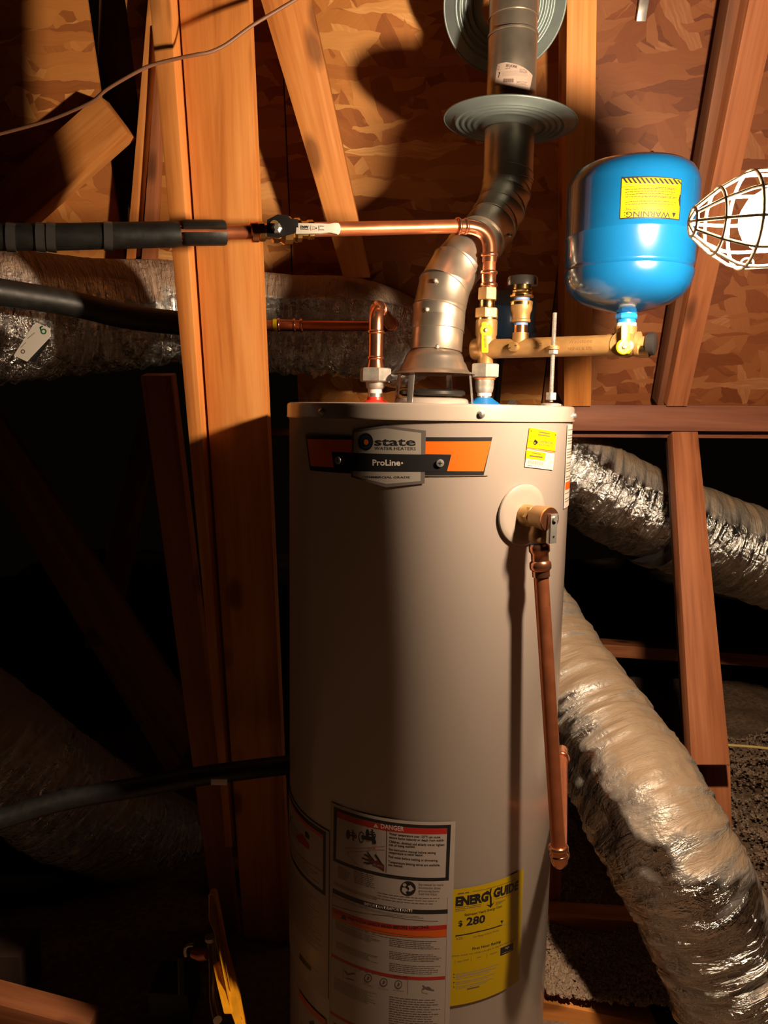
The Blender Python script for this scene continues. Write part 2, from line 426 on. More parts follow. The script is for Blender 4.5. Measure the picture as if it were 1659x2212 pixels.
# ================================================================== SETTING
# leaning strand-board deck behind everything
ZB, YB, SL = 1.43, 2.08, .385
def wallY(z): return YB-SL*(z-ZB)
wall = bpy.data.objects.new('wall_back', None); C.objects.link(wall); tag(wall, kind='structure')
W['wall_back'] = Matrix.Translation((0, YB, ZB)); wall.matrix_basis = W['wall_back']
nlen = sqrt(1+SL*SL)
zj = 2.325
def osb_panel(x0, x1, z0, z1, lift=0, mt='osb'):
    wx = Matrix.Translation(((x0+x1)/2, wallY((z0+z1)/2)+lift, (z0+z1)/2)) @ Matrix.Rotation(math.atan(SL), 4, 'X')
    hx, hz = (x1-x0)/2-.0015, (z1-z0)/2*nlen-.0015
    return box('osb_panel', (-hx, 0, -hz), (hx, .012, hz), mt, wall, .001, wx)
osb_panel(-2.05, -.655, 1.56, zj); osb_panel(-.575, -.24, 1.56, zj); osb_panel(-.24, .425, ZB, zj); osb_panel(.425, 2.8, ZB, zj, .001, 'osb_red_dim')
osb_panel(-1.0, .425, zj, 3.3, .001); osb_panel(.425, 2.8, zj, 3.3, 0, 'osb_red_dim'); osb_panel(-2.05, -1.0, zj, 3.3)
for px_ in (1388,):
    p = at(px_, 20, wallY(2.33)-.004)
    mw = Matrix.Translation(p) @ Matrix.Rotation(math.atan(SL), 4, 'X')
    clip = box('panel_clip', (-.010, -.004, -.022), (.010, .006, .022), 'steel', None, .0015, mw)
    tag(clip, 'small steel clip joining the strand boards at the top right', 'clip')
# attic floor, rear slope
me = bpy.data.meshes.new('floor')
gx, gy = np.meshgrid(np.linspace(-3, 4, 150), np.linspace(-1.5, 7, 170), indexing='ij')
rs = np.random.RandomState(4)
def vnoise(x, y, seed):
    r_ = np.random.RandomState(seed); T = r_.rand(256, 256)
    xi, yi = np.floor(x).astype(int), np.floor(y).astype(int); fx, fy = x-xi, y-yi
    fx, fy = fx*fx*(3-2*fx), fy*fy*(3-2*fy)
    g = lambda a, b_: T[a % 256, b_ % 256]
    return (g(xi, yi)*(1-fx)+g(xi+1, yi)*fx)*(1-fy)+(g(xi, yi+1)*(1-fx)+g(xi+1, yi+1)*fx)*fy
gz = .06+.05*vnoise(gx*3, gy*3, 1)+.03*vnoise(gx*9, gy*9, 2)+.012*vnoise(gx*25, gy*25, 3)-.02
V = np.stack([gx, gy, gz], -1).reshape(-1, 3); ny = gx.shape[1]
Fc = [(i*ny+j, (i+1)*ny+j, (i+1)*ny+j+1, i*ny+j+1) for i in range(gx.shape[0]-1) for j in range(ny-1)]
me.from_pydata(V.tolist(), [], Fc)
fl = link('floor', me, 'insul', angle=180); tag(fl, kind='structure')
REAR = False
rear = None if not REAR else solid('ceiling', [(-3, -2.2, .0), (4, -2.2, 0), (4, .1, 3.35), (-3, .1, 3.35), (-3, -2.25, .03), (4, -2.25, .03), (4, .05, 3.4), (-3, .05, 3.4)], BOX, 'osb', None)


# ------------------------------------------------------------------ framing timber
WB = lambda y_top, y_bot: None
board('rafter', 'pale upright rafter just left of the blue expansion tank, lit at its top', 'rafter', [(1228, -420), (1296, -420), (1277, 878), (1218, 878)], (1.455, 1.945), .085, 'wood')
board('rafter', 'orange rafter on the strand board behind the caged lamp', 'rafter', [(1704, -420), (1782, -420), (1484, 878), (1440, 878)], (1.455, 1.945), .085, 'wood_red')
board('rafter', 'dark strip standing in for the shaded left side of the rafter behind the lamp', 'rafter', [(1649, -420), (1703, -420), (1440, 876), (1420, 876)], (1.495, 1.975), .05, 'wood_shaded')  # added strip; dark wood stands in for the rafter's shaded side
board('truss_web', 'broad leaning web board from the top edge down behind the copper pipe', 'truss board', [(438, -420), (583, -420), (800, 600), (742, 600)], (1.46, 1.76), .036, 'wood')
board('rafter', 'dark rafter in the gap of the decking left of the tall double post', 'rafter', [(216, -60), (296, -60), (292, 560), (196, 560)], (1.80, 2.02), .05, 'wood_shaded')  # shade of the gap put into this rafter's dark wood
board('truss_web', 'thin pale upright strip just left of the tall double post', 'truss board', [(324, -60), (339, -60), (290, 560), (272, 560)], (1.67, 1.86), .05, 'wood')
board('truss_web', 'narrow dim strip close behind the left edge of the tall double post', 'truss board', [(341, 60), (352, 60), (330, 575), (304, 575)], (1.68, 1.86), .05, 'wood_red')
board('truss_web', 'short sloping board at upper left with a square cut end', 'truss board', [(212, 204), (274, 286), (-30, 556), (-92, 474)], (1.745, 1.80), .05, 'wood')
# tall double post
st = board('stud', 'narrow stud standing proud on the left of the wide post board', 'post', [(284.5, -420), (335.5, -420), (502, 1830), (487, 1830)], (1.191, 1.64), .085, 'wood')
wb = board('post', 'wide flat post board left of the heater, lit above and shadowed below', 'post', [(357, -420), (518, -420), (628, 2040), (527, 2040)], (1.234, 1.73), .045, 'wood')
board('truss_web', 'dark leaning post behind the left side of the tall double post', 'post', [(303, 812), (369, 812), (519, 2060), (470, 2060)], (1.50, 1.78), .04, 'wood_red')
board('truss_web', 'dark diagonal brace crossing the lower left', 'brace', [(-120, 870), (-60, 990-180), (430, 1560), (372, 1690)], (2.0, 2.0, 2.05, 2.05), .04, 'wood_shaded')  # brace darkened in colour for the shade it lies in
board('truss_web', 'faint far brace leaning left behind the dark diagonal brace', 'brace', [(300, 900), (352, 900), (240, 1400), (180, 1400)], (2.5, 2.5), .04, 'wood_shaded')
board('floor_brace', 'reddish dark block low between the wide post board and the heater', 'brace', [(440, 1868), (640, 1890), (640, 1925), (440, 1900)], (1.95, 1.95), .05, 'wood_red')
# horizontal plate and right post
board('plate_beam', 'level reddish beam behind the heater at its top height', 'beam', [(1120, 873), (2600, 882), (2600, 936), (1120, 930)], (1.955, 1.955), .038, 'wood_beam')
board('plate_beam', 'thin lower edge of lumber under the level reddish beam', 'beam', [(560, 925), (2600, 938), (2600, 954), (560, 940)], (2.0, 2.0), .038, 'wood_beam')
board('web_post', 'knotty orange post under the level beam at right', 'post', [(1452, 932), (1508, 932), (1578, 1652), (1494, 1652)], (1.935, 1.62), .038, 'wood_red')
board('web_post', 'rough board doubled behind the left edge of the orange post at right', 'post', [(1446, 946), (1456, 946), (1500, 1640), (1486, 1640)], (1.99, 1.68), .03, 'wood_shaded')
board('web_post', 'short lower board continuing under the orange post at right', 'post', [(1500, 1655), (1578, 1655), (1582, 1800), (1520, 1800)], (1.70, 1.66), .038, 'wood_red')
# floor framing at lower right
board('floor_joist', 'level joist beside the heater above the loose insulation', 'joist', [(1120, 1974), (1480, 1997), (1480, 2048), (1120, 2005)], (1.72, 1.72), .06, 'wood')
board('floor_joist', 'lowest joist at the bottom edge right of the heater', 'joist', [(1100, 2150), (1420, 2215), (1420, 2270), (1100, 2205)], (1.50, 1.50), .09, 'wood')
board('floor_block', 'short brown upright block between the two lower right joists', 'block', [(1150, 2020), (1232, 2028), (1214, 2180), (1150, 2170)], (1.69, 1.60), .03, 'wood_red')
board('floor_block', 'pale upright block beside the heater under the copper drain', 'block', [(1165, 1850), (1214, 1858), (1210, 1990), (1165, 1985)], (1.80, 1.77), .03, 'wood_red')
board('floor_joist', 'far joist lying on the dim floor behind the right post', 'joist', [(1300, 1392), (1720, 1420), (1720, 1446), (1300, 1418)], (3.3, 3.3), .1, 'wood_red')
board('floor_joist', 'lit joist corner at the very bottom left', 'joist', [(-60, 2155), (190, 2222), (190, 2290), (-60, 2235)], (1.38, 1.38), .06, 'wood_red')
board('floor_joist', 'dim joist across the dark floor at lower left', 'joist', [(-60, 2075), (360, 2075), (360, 2110), (-60, 2110)], (1.75, 1.75), .06, 'wood_shaded')
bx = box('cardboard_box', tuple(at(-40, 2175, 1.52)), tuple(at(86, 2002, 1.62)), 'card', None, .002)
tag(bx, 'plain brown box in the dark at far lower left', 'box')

# ------------------------------------------------------------------ flexible ducts
def duct(name, label, pts, rads, seed, mt='foil', amp=.007, ring=.10, seg=120, ds=.006, group=None, topsmooth=.35):
    P = catmull([at(*p) for p in pts], 40)
    cum = [0]
    for a, b_ in zip(P, P[1:]): cum.append(cum[-1]+(b_-a).length)
    L = cum[-1]; N = int(L/ds); S = np.linspace(0, L, N)
    PP = np.array([[np.interp(s, cum, [p[i] for p in P]) for i in range(3)] for s in S])
    R_ = np.interp(S/L, np.linspace(0, 1, len(rads)), rads)
    T = np.gradient(PP, axis=0); T /= np.linalg.norm(T, axis=1)[:, None]
    nx = np.cross(T[0], (0, 0, 1.)); nx /= np.linalg.norm(nx); A, B = [], []
    for i in range(N):
        nx = nx-T[i]*nx.dot(T[i]); nx /= np.linalg.norm(nx); A.append(nx); B.append(np.cross(T[i], nx))
    A, B = np.array(A), np.array(B)
    th = np.linspace(0, 2*pi, seg, endpoint=False); ct, s_ = np.cos(th), np.sin(th)
    SS, TH = np.meshgrid(S, th, indexing='ij')
    def rn(fs, ft, sd):   # noise, periodic round the duct
        n_ = int(ft); x = SS*fs; y = TH/(2*pi)*n_
        T_ = np.random.RandomState(sd).rand(512, n_)
        xi = np.floor(x).astype(int); yi = np.floor(y).astype(int); fx, fy = x-xi, y-yi
        fx, fy = fx*fx*(3-2*fx), fy*fy*(3-2*fy)
        g = lambda a, b_: T_[a % 512, b_ % n_]
        return (g(xi, yi)*(1-fx)+g(xi+1, yi)*fx)*(1-fy)+(g(xi, yi+1)*(1-fx)+g(xi+1, yi+1)*fx)*fy
    wob = .03*rn(9, 5, seed+9)
    SS = SS+wob
    d = -np.abs(rn(38, 7, seed)-.5)*2*amp*1.1 - np.abs(rn(85, 12, seed+1)-.5)*amp*1.1 + (rn(4, 4, seed+2)-.5)*amp*3.0
    d += -np.abs(rn(22, 18, seed+3)-.5)*amp*.9
    d -= np.clip(np.cos(SS*2*pi/ring), .6, 1)*amp*.35
    NZ = (A[:, None, :]*ct[None, :, None]+B[:, None, :]*s_[None, :, None])[..., 2]
    d *= 1-topsmooth*np.clip((NZ-.1)*3, 0, 1)
    RR = R_[:, None]+d
    V = PP[:, None, :]+RR[..., None]*(A[:, None, :]*ct[None, :, None]+B[:, None, :]*s_[None, :, None])
    c = PP[N//2]; V = (V-c).reshape(-1, 3)
    i = np.arange(N-1)[:, None]*seg; k = np.arange(seg)[None, :]; k2 = (k+1) % seg
    Fq = np.stack([i+k, i+seg+k, i+seg+k2, i+k2], -1).reshape(-1, 4)
    me = bpy.data.meshes.new(name)
    me.vertices.add(len(V)); me.vertices.foreach_set('co', V.ravel())
    me.loops.add(Fq.size); me.loops.foreach_set('vertex_index', Fq.ravel())
    me.polygons.add(len(Fq)); me.polygons.foreach_set('loop_start', np.arange(len(Fq))*4)
    me.update(calc_edges=True)
    uv = me.uv_layers.new(name='UVMap')
    su = np.repeat(S, seg); tv = np.tile(th, N)*.13
    iu, iv = su[Fq], tv[Fq]; iv[(iv.max(1)-iv.min(1)) > .4] = np.where(iv[(iv.max(1)-iv.min(1)) > .4] < .2, iv[(iv.max(1)-iv.min(1)) > .4]+2*pi*.13, iv[(iv.max(1)-iv.min(1)) > .4])
    uv.data.foreach_set('uv', np.stack([iu, iv], -1).ravel())
    o = link(name, me, mt, None, Matrix.Translation(Vector(c)), 180)
    tag(o, label, 'duct'); o['_c'] = 0; del o['_c']
    return o, PP, R_
duct('flexible_duct', 'large foil duct sloping down to the bottom right corner beside the heater',
     [(1060, 1190, 2.0), (1150, 1370, 1.86), (1290, 1570, 1.63), (1440, 1830, 1.38), (1545, 2040, 1.36), (1640, 2250, 1.38), (1720, 2480, 1.4)],
     [.135, .138, .14, .14, .138], 11, 'foil', .012)
o2, pp2, r2 = duct('flexible_duct', 'foil duct under the level beam behind the orange post at right',
     [(1060, 900, 2.2), (1180, 985, 2.2), (1330, 1078, 2.22), (1460, 1135, 2.26), (1600, 1190, 2.3), (1800, 1250, 2.35), (2300, 1360, 2.5)],
     [.15, .15, .148, .145, .145], 23, 'foil', .010, .16)
i = int(np.argmin(np.abs(pp2[:, 0]-at(1424, 1110, 2.25).x)))
tube('duct_strap', [pp2[i+k] for k in (-4, -3, 0, 3, 4)], [r2[i]-.002, r2[i]+.0035, r2[i]+.004, r2[i]+.0035, r2[i]-.002], 'black_plastic', o2, 64)
ld, _, _ = duct('flexible_duct', 'foil duct running level behind the tall double post at left',
     [(-700, 650, 1.42), (-160, 672, 1.55), (0, 682, 1.60), (200, 690, 1.72), (390, 684, 1.80), (600, 702, 1.83), (760, 706, 1.86), (855, 735, 1.98), (890, 760, 2.2)],
     [.15, .145, .140, .130, .122, .117, .115, .11], 37, 'foil2', .013, .045, 160, .0045, None, .9)
duct('flexible_duct', 'dim foil duct low in the dark at far left',
     [(-200, 1480, 1.95), (-60, 1580, 1.9), (90, 1690, 1.92), (250, 1790, 2.05), (430, 1860, 2.4)],
     [.17, .17, .165, .16], 51, 'foil2', .009)


# pale paper tag on the left duct
mw = frame(at(62, 738, 1.425), at(62, 738, 1.425)*-1+Vector((0, 0, EYE)))
tagp = thing('duct_tag', 'pale paper tag with a green 9 hanging on the left foil duct', 'tag', at(62, 738, 1.43))
def hit_plane(y0):
    def h(x, y):
        p = at(x, y, y0); return (p.x, p.z)
    return h
Pt = Print(hit_plane(1.435), lambda s, z, off: Vector((s, 1.435-off, z)), 1).crop(0, 450, 2.676)
tp = [at(0+x/2.676, 450+y/2.676, 1.435) for x, y in ((212, 660), (285, 692), (292, 740), (155, 886), (80, 850), (190, 676))]
solid('card', list(tp)+[p+Vector((0, .0015, 0)) for p in tp], [tuple(range(6)), tuple(range(6, 12))]+[(k, (k+1) % 6, (k+1) % 6+6, k+6) for k in range(6)], 'ptfe', tagp)
pr = Pt; pr.text('p_green', '9', (262, 728), (232, 700), .0, 2) if False else None
pr.poly('p_green', ell(252, 712, 18, 17), 2); pr.poly('ptfe', ell(252, 712, 9, 9), 3); pr.line('p_green', [(237, 705), (233, 690), (245, 682)], .003, 3)
pr.poly('ink', ell(132, 828, 13, 13), 2); pr.poly('ptfe', ell(132, 828, 7, 7), 3)
pr.line('lightink', [(160, 752), (200, 720)], .0015); pr.line('lightink', [(120, 805), (150, 775)], .0012)
pr.build('print', tagp)
d2 = [at(0+x/2.676, 450+y/2.676, 1.44) for x, y in ((256, 742), (292, 762), (198, 892), (168, 880))]
solid('dark_flap', list(d2)+[p+Vector((0, .001, 0)) for p in d2], BOX, 'black_plastic', tagp)

# ------------------------------------------------------------------ pipes with black foam
CP = .0111
# upper left, cold line
cold = thing('cold_water_pipe', 'copper cold water line with black foam running left from the heater', 'pipe', at(1055, 600, 1.327))
fo_pts = catmull([at(-520, 514, .99), at(-60, 512, 1.07), at(100, 512, 1.10), at(250, 509, 1.13), at(388, 506, 1.165)], 8)
o = tube('pipe_foam', fo_pts, [.0185]*(len(fo_pts)-2)+[.0192, .0178], 'foam', cold, 28)
fo2 = [at(394, 503, 1.168), at(400, 503, 1.169), at(450, 503, 1.183), at(482, 503, 1.19), at(487, 503, 1.192)]
def split_foam(name, pts, r, gap, mt, parent):
    vs_, fs = [], []; seg = 26; pts = [Vector(p) for p in pts]; t = (pts[-1]-pts[0]).normalized()
    ny = Vector((0, -1, 0)); ny = (ny-t*ny.dot(t)).normalized(); nz = t.cross(ny)
    for i, p in enumerate(pts):
        rr = r*(1 if 0 < i < len(pts)-1 else .93)
        for ro in (rr, .0115):
            for k in range(seg+1):
                a = gap/2+(2*pi-gap)*k/seg; vs_.append(p+(ny*cos(a)+nz*sin(a))*ro)
    m_ = seg+1
    for i in range(len(pts)-1):
        b0, b1 = i*2*m_, (i+1)*2*m_
        for k in range(seg):
            fs += [(b0+k, b1+k, b1+k+1, b0+k+1), (b0+m_+k, b0+m_+k+1, b1+m_+k+1, b1+m_+k)]
        fs += [(b0, b0+m_, b1+m_, b1), (b0+seg, b1+seg, b1+m_+seg, b0+m_+seg)]
    for b0 in (0, (len(pts)-1)*2*m_):
        for k in range(seg): fs.append((b0+k, b0+k+1, b0+m_+k+1, b0+m_+k))
    return solid(name, [v-pts[0] for v in vs_], fs, mt, parent, Matrix.Translation(pts[0]), 0, 50)
split_foam('pipe_foam', fo2, .0188, .35, 'foam', cold)
for x in (20, 75, 95, 205):
    tgt = at(x, 512, 1.09).x; k_ = min(range(len(fo_pts)-1), key=lambda k: abs(fo_pts[k].x-tgt))
    d = (fo_pts[k_+1]-fo_pts[k_]).normalized(); p = fo_pts[k_]+d*((tgt-fo_pts[k_].x)/d.x)
    tube('tape_wrap', [p, p+(d+Vector((0, 0, -.12))).normalized()*.012], .0202, 'tape', cold, 28)
cp = [at(388, 504, 1.165), at(480, 503, 1.19), at(565, 500, 1.205)]
tube('copper_tube', cp, CP, 'copper', cold)
hp0, hp1 = at(640, 497, 1.222), at(985, 489, 1.312)
tube('copper_tube', [hp0, hp1], CP, 'copper', cold, 28)
vc = at(1057, 560, 1.327); ez = at(1056, 490, 1.327).z
def V3(x, y, z): return Vector((x, y, z))
cx_, cy_ = vc.x, vc.y
el0 = at(1005, 489, 1.318); corner = V3(cx_, cy_, ez)
arc_pts = arc(el0, corner-(corner-el0)*0.02, V3(cx_, cy_, at(1057, 540, 1.327).z), 12)
tube('elbow', [at(992, 489, 1.314)]+arc_pts+[at(1057, 552, 1.327)], CP+.0012, 'copper_fit', cold, 28)
def bead(parent, p, d, r=.0148, wd=.007, mt='copper_fit', name='press_ring'):
    return lathe(name, [(CP+.0012, 0), (r*.93, wd*.12), (r, wd*.35), (r, wd*.65), (r*.93, wd*.88), (CP+.0012, wd)], mt, parent, p, d, 32)
dh = (hp1-hp0).normalized()
bead(cold, at(985, 489, 1.311), dh); bead(cold, at(1001, 489, 1.316), dh, .0138, .006)
bead(cold, at(1057, 556, 1.327), (0, 0, 1)); lathe('collar', [(.0125, 0), (.0125, .010)], 'copper_fit', cold, at(1057, 567, 1.327), (0, 0, 1), 28)
def seg_v(parent, x, ytop, ybot, r, mt, name, Y=1.327, hexr=None, rot=0, prof=None):
    a, b_ = at(x, ybot, Y), at(x, ytop, Y); h = b_.z-a.z; p = V3(cx_ if parent in (cold,) else a.x, Y, a.z)
    if hexr: return hexa(name, hexr, h, mt, parent, p, (0, 0, 1), rot)
    return lathe(name, prof(h) if prof else [(r*.96, 0), (r, h*.06), (r, h*.94), (r*.96, h)], mt, parent, p, (0, 0, 1), 36)
seg_v(cold, 1057, 552, 600, CP, 'copper', 'copper_tube')
seg_v(cold, 1056, 586, 624, .0128, 'copper_fit', 'press_adapter')
bead(cold, at(1056, 594, 1.327), (0, 0, 1), .0150); bead(cold, at(1056, 622, 1.327), (0, 0, 1), .0152, .009)
# ball valve with white lever
lv = thing('ball_valve', 'brass ball valve with a white grip lever in the horizontal copper line', 'valve', at(600, 503, 1.21))
dv = (at(640, 498, 1.222)-at(565, 501, 1.205)).normalized()
pv = at(556, 501, 1.203)
lathe('valve_body', [(.0125, 0), (.015, .002), (.015, .010), (.012, .012), (.012, .020), (.0175, .023), (.0185, .030), (.0165, .034), (.021, .040), (.021, .052), (.0165, .056), (.0185, .060), (.0185, .067), (.0135, .070), (.0135, .078), (.015, .080), (.015, .088), (.012, .090)], 'brass_shiny', lv, pv, dv, 12, None, 20)
lathe('press_end', [(.0125, 0), (.0155, .002), (.0155, .012), (.0125, .014)], 'copper_fit', lv, pv-dv*.012, dv, 28)
lm = frame(at(597, 492, 1.180), (0, -1, -.02), dv)
plate('lever', [(-.016, -.012), (.002, -.015), (.028, -.011), (.034, -.012), (.034, .008), (.024, .010), (.018, .016), (.004, .018), (-.012, .012)], .004, 'black_metal', lv, lm)
lathe('stem_nut', [(.008, 0), (.008, .006), (.004, .009)], 'steel', lv, at(599, 494, 1.174), (0, -1, 0), 6, None, 20)
lathe('stem', [(.007, 0), (.007, .03)], 'brass', lv, at(599, 496, 1.205), (0, -1, 0), 20)
gw = frame(at(640, 494, 1.178), (0, -1, -.02), (dv.x, 0, 0))
g0 = at(639, 494, 1.178)
gp = [(638.5, 481), (690, 482), (712, 483), (722, 480.5), (731, 481), (735, 487), (735.5, 494), (733, 502), (729, 506), (720, 504), (710, 502), (690, 504), (638.5, 505)]
gl = [at(x, y, 1.176) for x, y in gp]
grip = solid('lever_grip', [p-g0 for p in gl]+[p-g0+Vector((0, .008, 0)) for p in gl], [tuple(range(13)), tuple(range(13, 26))]+[(k, (k+1) % 13, (k+1) % 13+13, k+13) for k in range(13)], 'white_plastic', lv, Matrix.Translation(g0), .0012)
pg = Print(hit_plane(1.176), lambda s, z, off: Vector((s, 1.1756-off, z)), 1).crop(550, 450, 7.9)
pg.text('black', 'FNW', (790, 345), (925, 345), .0042, 1, .02); pg.words('ink', (790, 350), (930, 372), 1, 3, .8, 0)
pg.text('ink', '(', (950, 362), (968, 362), .006, 1); pg.text('ink', ')', (1088, 362), (1106, 362), .006, 1)
pg.words('lightink', (985, 305), (1035, 375), 3, 5, .5, 0); pg.poly('ink', ell(1055, 342, 14, 14, 12))
pg.words('ink', (1112, 298), (1185, 308), 1, 6, .6, 0); pg.words('ink', (1112, 362), (1195, 372), 1, 7, .6, 0)
pg.build('print', grip)

# cold valve stack (part of the manifold)
man = thing('expansion_manifold', 'brass manifold with yellow levers between the heater and the blue tank', 'manifold', at(1049, 866, 1.327))
def sv(ytop, ybot, r, mt, name, x=1052, hexr=None, rot=0, prof=None, par=None, Y=1.327, X=None, seg=36):
    a, b_ = at(x, ybot, Y), at(x, ytop, Y); h = b_.z-a.z; p = V3(X if X is not None else a.x, Y, a.z)
    if hexr: return hexa(name, hexr, h, mt, par or man, p, (0, 0, 1), rot)
    return lathe(name, prof(h) if prof else [(r*.96, 0), (r, h*.06), (r, h*.94), (r*.96, h)], mt, par or man, p, (0, 0, 1), seg)
CX = at(1051, 700, 1.327).x
sv(622, 649, 0, 'brass', 'hex_union', hexr=.0172, rot=.3, X=CX)
sv(647, 668, .0135, 'brass_shiny', 'union_tube', X=CX)
sv(666, 688, 0, 'brass', 'hex_union', hexr=.0208, rot=.25, X=CX)
sv(687, 692, .0165, 'brass_shiny', 'union_ring', X=CX)
sv(691, 790, 0, 'brass', 'valve_body', X=CX, prof=lambda h: [(.0178, h), (.0186, h*.97), (.0186, h*.68), (.017, h*.62), (.0185, h*.55), (.0195, h*.42), (.0185, h*.30), (.015, h*.22), (.0135, h*.17), (.0135, 0)][::-1])
sv(786, 816, 0, 'nut', 'union_nut', hexr=.0262, rot=.45, X=CX)
sv(815, 820, .0182, 'orange_rubber', 'gasket', X=CX)
sv(819, 849, 0, 'nut', 'dielectric_union', X=CX, prof=lambda h: [(.013, 0), (.0145, h*.1), (.016, h*.4), (.0158, h*.55), (.0163, h*.58), (.0163, h)])
sv(846, 856, .0125, 'ptfe', 'thread_tape', X=CX)
sv(852, 875, .0112, 'steel', 'nipple', X=CX)
# main bar
m0 = V3(CX, 1.327, at(1051, 754, 1.327).z); m1 = at(1350, 751, 1.205); m1.z = m0.z
dm = (m1-m0).normalized(); Lm = (m1-m0).length
lathe('manifold_bar', [(.0165, -.024), (.0185, -.020), (.0185, 0), (.0168, .012), (.0162, .03), (.0162, Lm-.03), (.0180, Lm-.022), (.0185, Lm+.016), (.0165, Lm+.022)], 'brass', man, m0, dm, 40)
perp = dm.cross(Vector((0, 0, 1))).normalized()   # towards the camera
if perp.y > 0: perp = -perp
def onbar(px):    # point on the bar axis seen at photo column px
    best = min(range(400), key=lambda k: abs((lambda p: 829.5+F*((p-Vector((0, 0, EYE))).dot(_r))/((p-Vector((0, 0, EYE))).dot(_f)))(m0+dm*(Lm*1.2*k/400))-px))
    return m0+dm*(Lm*1.2*best/400)
pp = onbar(1119)
lathe('plug', [(.0085, 0), (.0085, .021), (.0075, .023), (.0, .0232)], 'brass', man, pp+perp*.002, perp, 24)
q = frame(pp+perp*.0245, perp, (1, 0, .3)); box('slot', (-.0075, -.0008, -.0008), (.0075, .0008, .0006), 'black_metal', man, 0, q)
# embossed letters on the bar, relief shading painted as darker brass
def barsurf(s, z, off):
    a = z/.0162; return m0+dm*s+(perp*cos(a)+Vector((0, 0, 1))*sin(a))*(.0162+off*4)
sL = (onbar(1165)-m0).length; sW0, sW1 = (onbar(1234)-m0).length, (onbar(1285)-m0).length
em_ = Print(None, barsurf, .004); em_.pix = lambda x, y: (x, y)
em_.text('brass_letter_shade', 'LF', (sL-.005, -.003), (sL+.010, -.003), .009, 1); em_.build('raised_lettering', man)
em_.text('brass_letter_shade', 'Webstone', (sW0, .003), (sW1, .003), .0075, 1); em_.build('raised_lettering', man)
em_.text('brass_letter_shade', 'NSF-61 & 372', (sW0, -.008), (sW1, -.008), .0055, 1)
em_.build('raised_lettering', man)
# PRV style relief / vacuum valve on a port
pr_ = onbar(1123)
def zf(y, p): return at(1122, y, p.y).z
lathe('port', [(.0155, pr_.z-pr_.z), (.0135, .018), (.0135, zf(719, pr_)-pr_.z)], 'brass', man, pr_, (0, 0, 1), 32)
rv = thing('vacuum_relief_valve', 'bronze relief valve with a black cap standing on the brass manifold', 'valve', V3(pr_.x, pr_.y, zf(719, pr_)))
z0 = zf(719, pr_)
def rz(y): return zf(y, pr_)-z0
lathe('copper_stub', [(.0112, 0), (.0112, rz(702))], 'copper_fit', rv, V3(pr_.x, pr_.y, z0), (0, 0, 1), 32)
lathe('sealant', [(.0112, rz(703)), (.0115, rz(696))], 'blue_tape', rv, V3(pr_.x, pr_.y, z0), (0, 0, 1), 32)
lathe('valve_body', [(.013, rz(697.5)), (.0155, rz(696)), (.0158, rz(691)), (.0145, rz(689)), (.0148, rz(679)), (.0175, rz(670)), (.0183, rz(664)), (.0178, rz(660)), (.0185, rz(658)), (.0187, rz(652)), (.016, rz(650))], 'brass', rv, V3(pr_.x, pr_.y, z0), (0, 0, 1), 40)
lathe('sealant', [(.0130, rz(652)), (.0132, rz(641))], 'blue_tape', rv, V3(pr_.x, pr_.y, z0), (0, 0, 1), 32)
lathe('hex_flange', [(.017, rz(644)), (.0195, rz(642)), (.0195, rz(638)), (.017, rz(636.5))], 'brass_shiny', rv, V3(pr_.x, pr_.y, z0), (0, 0, 1), 8, None, 20)
lathe('threaded_bonnet', [(.0165, rz(638)), (.0172, rz(635)), (.016, rz(632)), (.0172, rz(629)), (.0155, rz(626)), (.0145, rz(616))], 'brass_shiny', rv, V3(pr_.x, pr_.y, z0), (0, 0, 1), 24, None, 20)
lathe('cap', [(.022, rz(619)), (.0255, rz(618)), (.0255, rz(602)), (.0235, rz(598)), (.018, rz(596.5)), (0, rz(596))], 'black_plastic', rv, V3(pr_.x, pr_.y, z0), (0, 0, 1), 40)
pw = Print(hit_cyl(pr_.x, pr_.y, .0187), cylsurf(pr_.x, pr_.y, .0187), .004)
pw.rect('brass_shiny', (1103, 653), (1143, 657), 1); pw.build('raised_lettering', rv)
# expansion ball valve
ev = onbar(1350); zt = lambda y: at(1350, y, ev.y).z
lathe('valve_body', [(.0175, -.006), (.0175, .004), (.0165, .010), (.017, zt(706)-ev.z), (.0155, zt(705)-ev.z)], 'brass', man, ev, (0, 0, 1), 40)
lathe('valve_hub', [(.019, -.019), (.0205, 0), (.019, .019)], 'brass', man, ev, perp, 40)
lathe('thread_tape', [(.0155, 0), (.0155, zt(698)-zt(706))], 'ptfe', man, V3(ev.x, ev.y, zt(706)), (0, 0, 1), 32)
ec = onbar(1374)
lathe('drain_outlet', [(.0195, 0), (.0195, .006), (.012, .008), (.012, .022)], 'brass', man, ec, dm, 32)
lathe('drain_cap', [(.0155, 0), (.0175, .002), (.0175, .012), (.014, .014)], 'black_plastic', man, ec+dm*.016, dm, 28)
lathe('drain_cap_ring', [(.0125, 0), (.0125, .014), (.010, .016)], 'brass_shiny', man, ec+dm*.007+Vector((0, 0, -.008)), dm, 24)
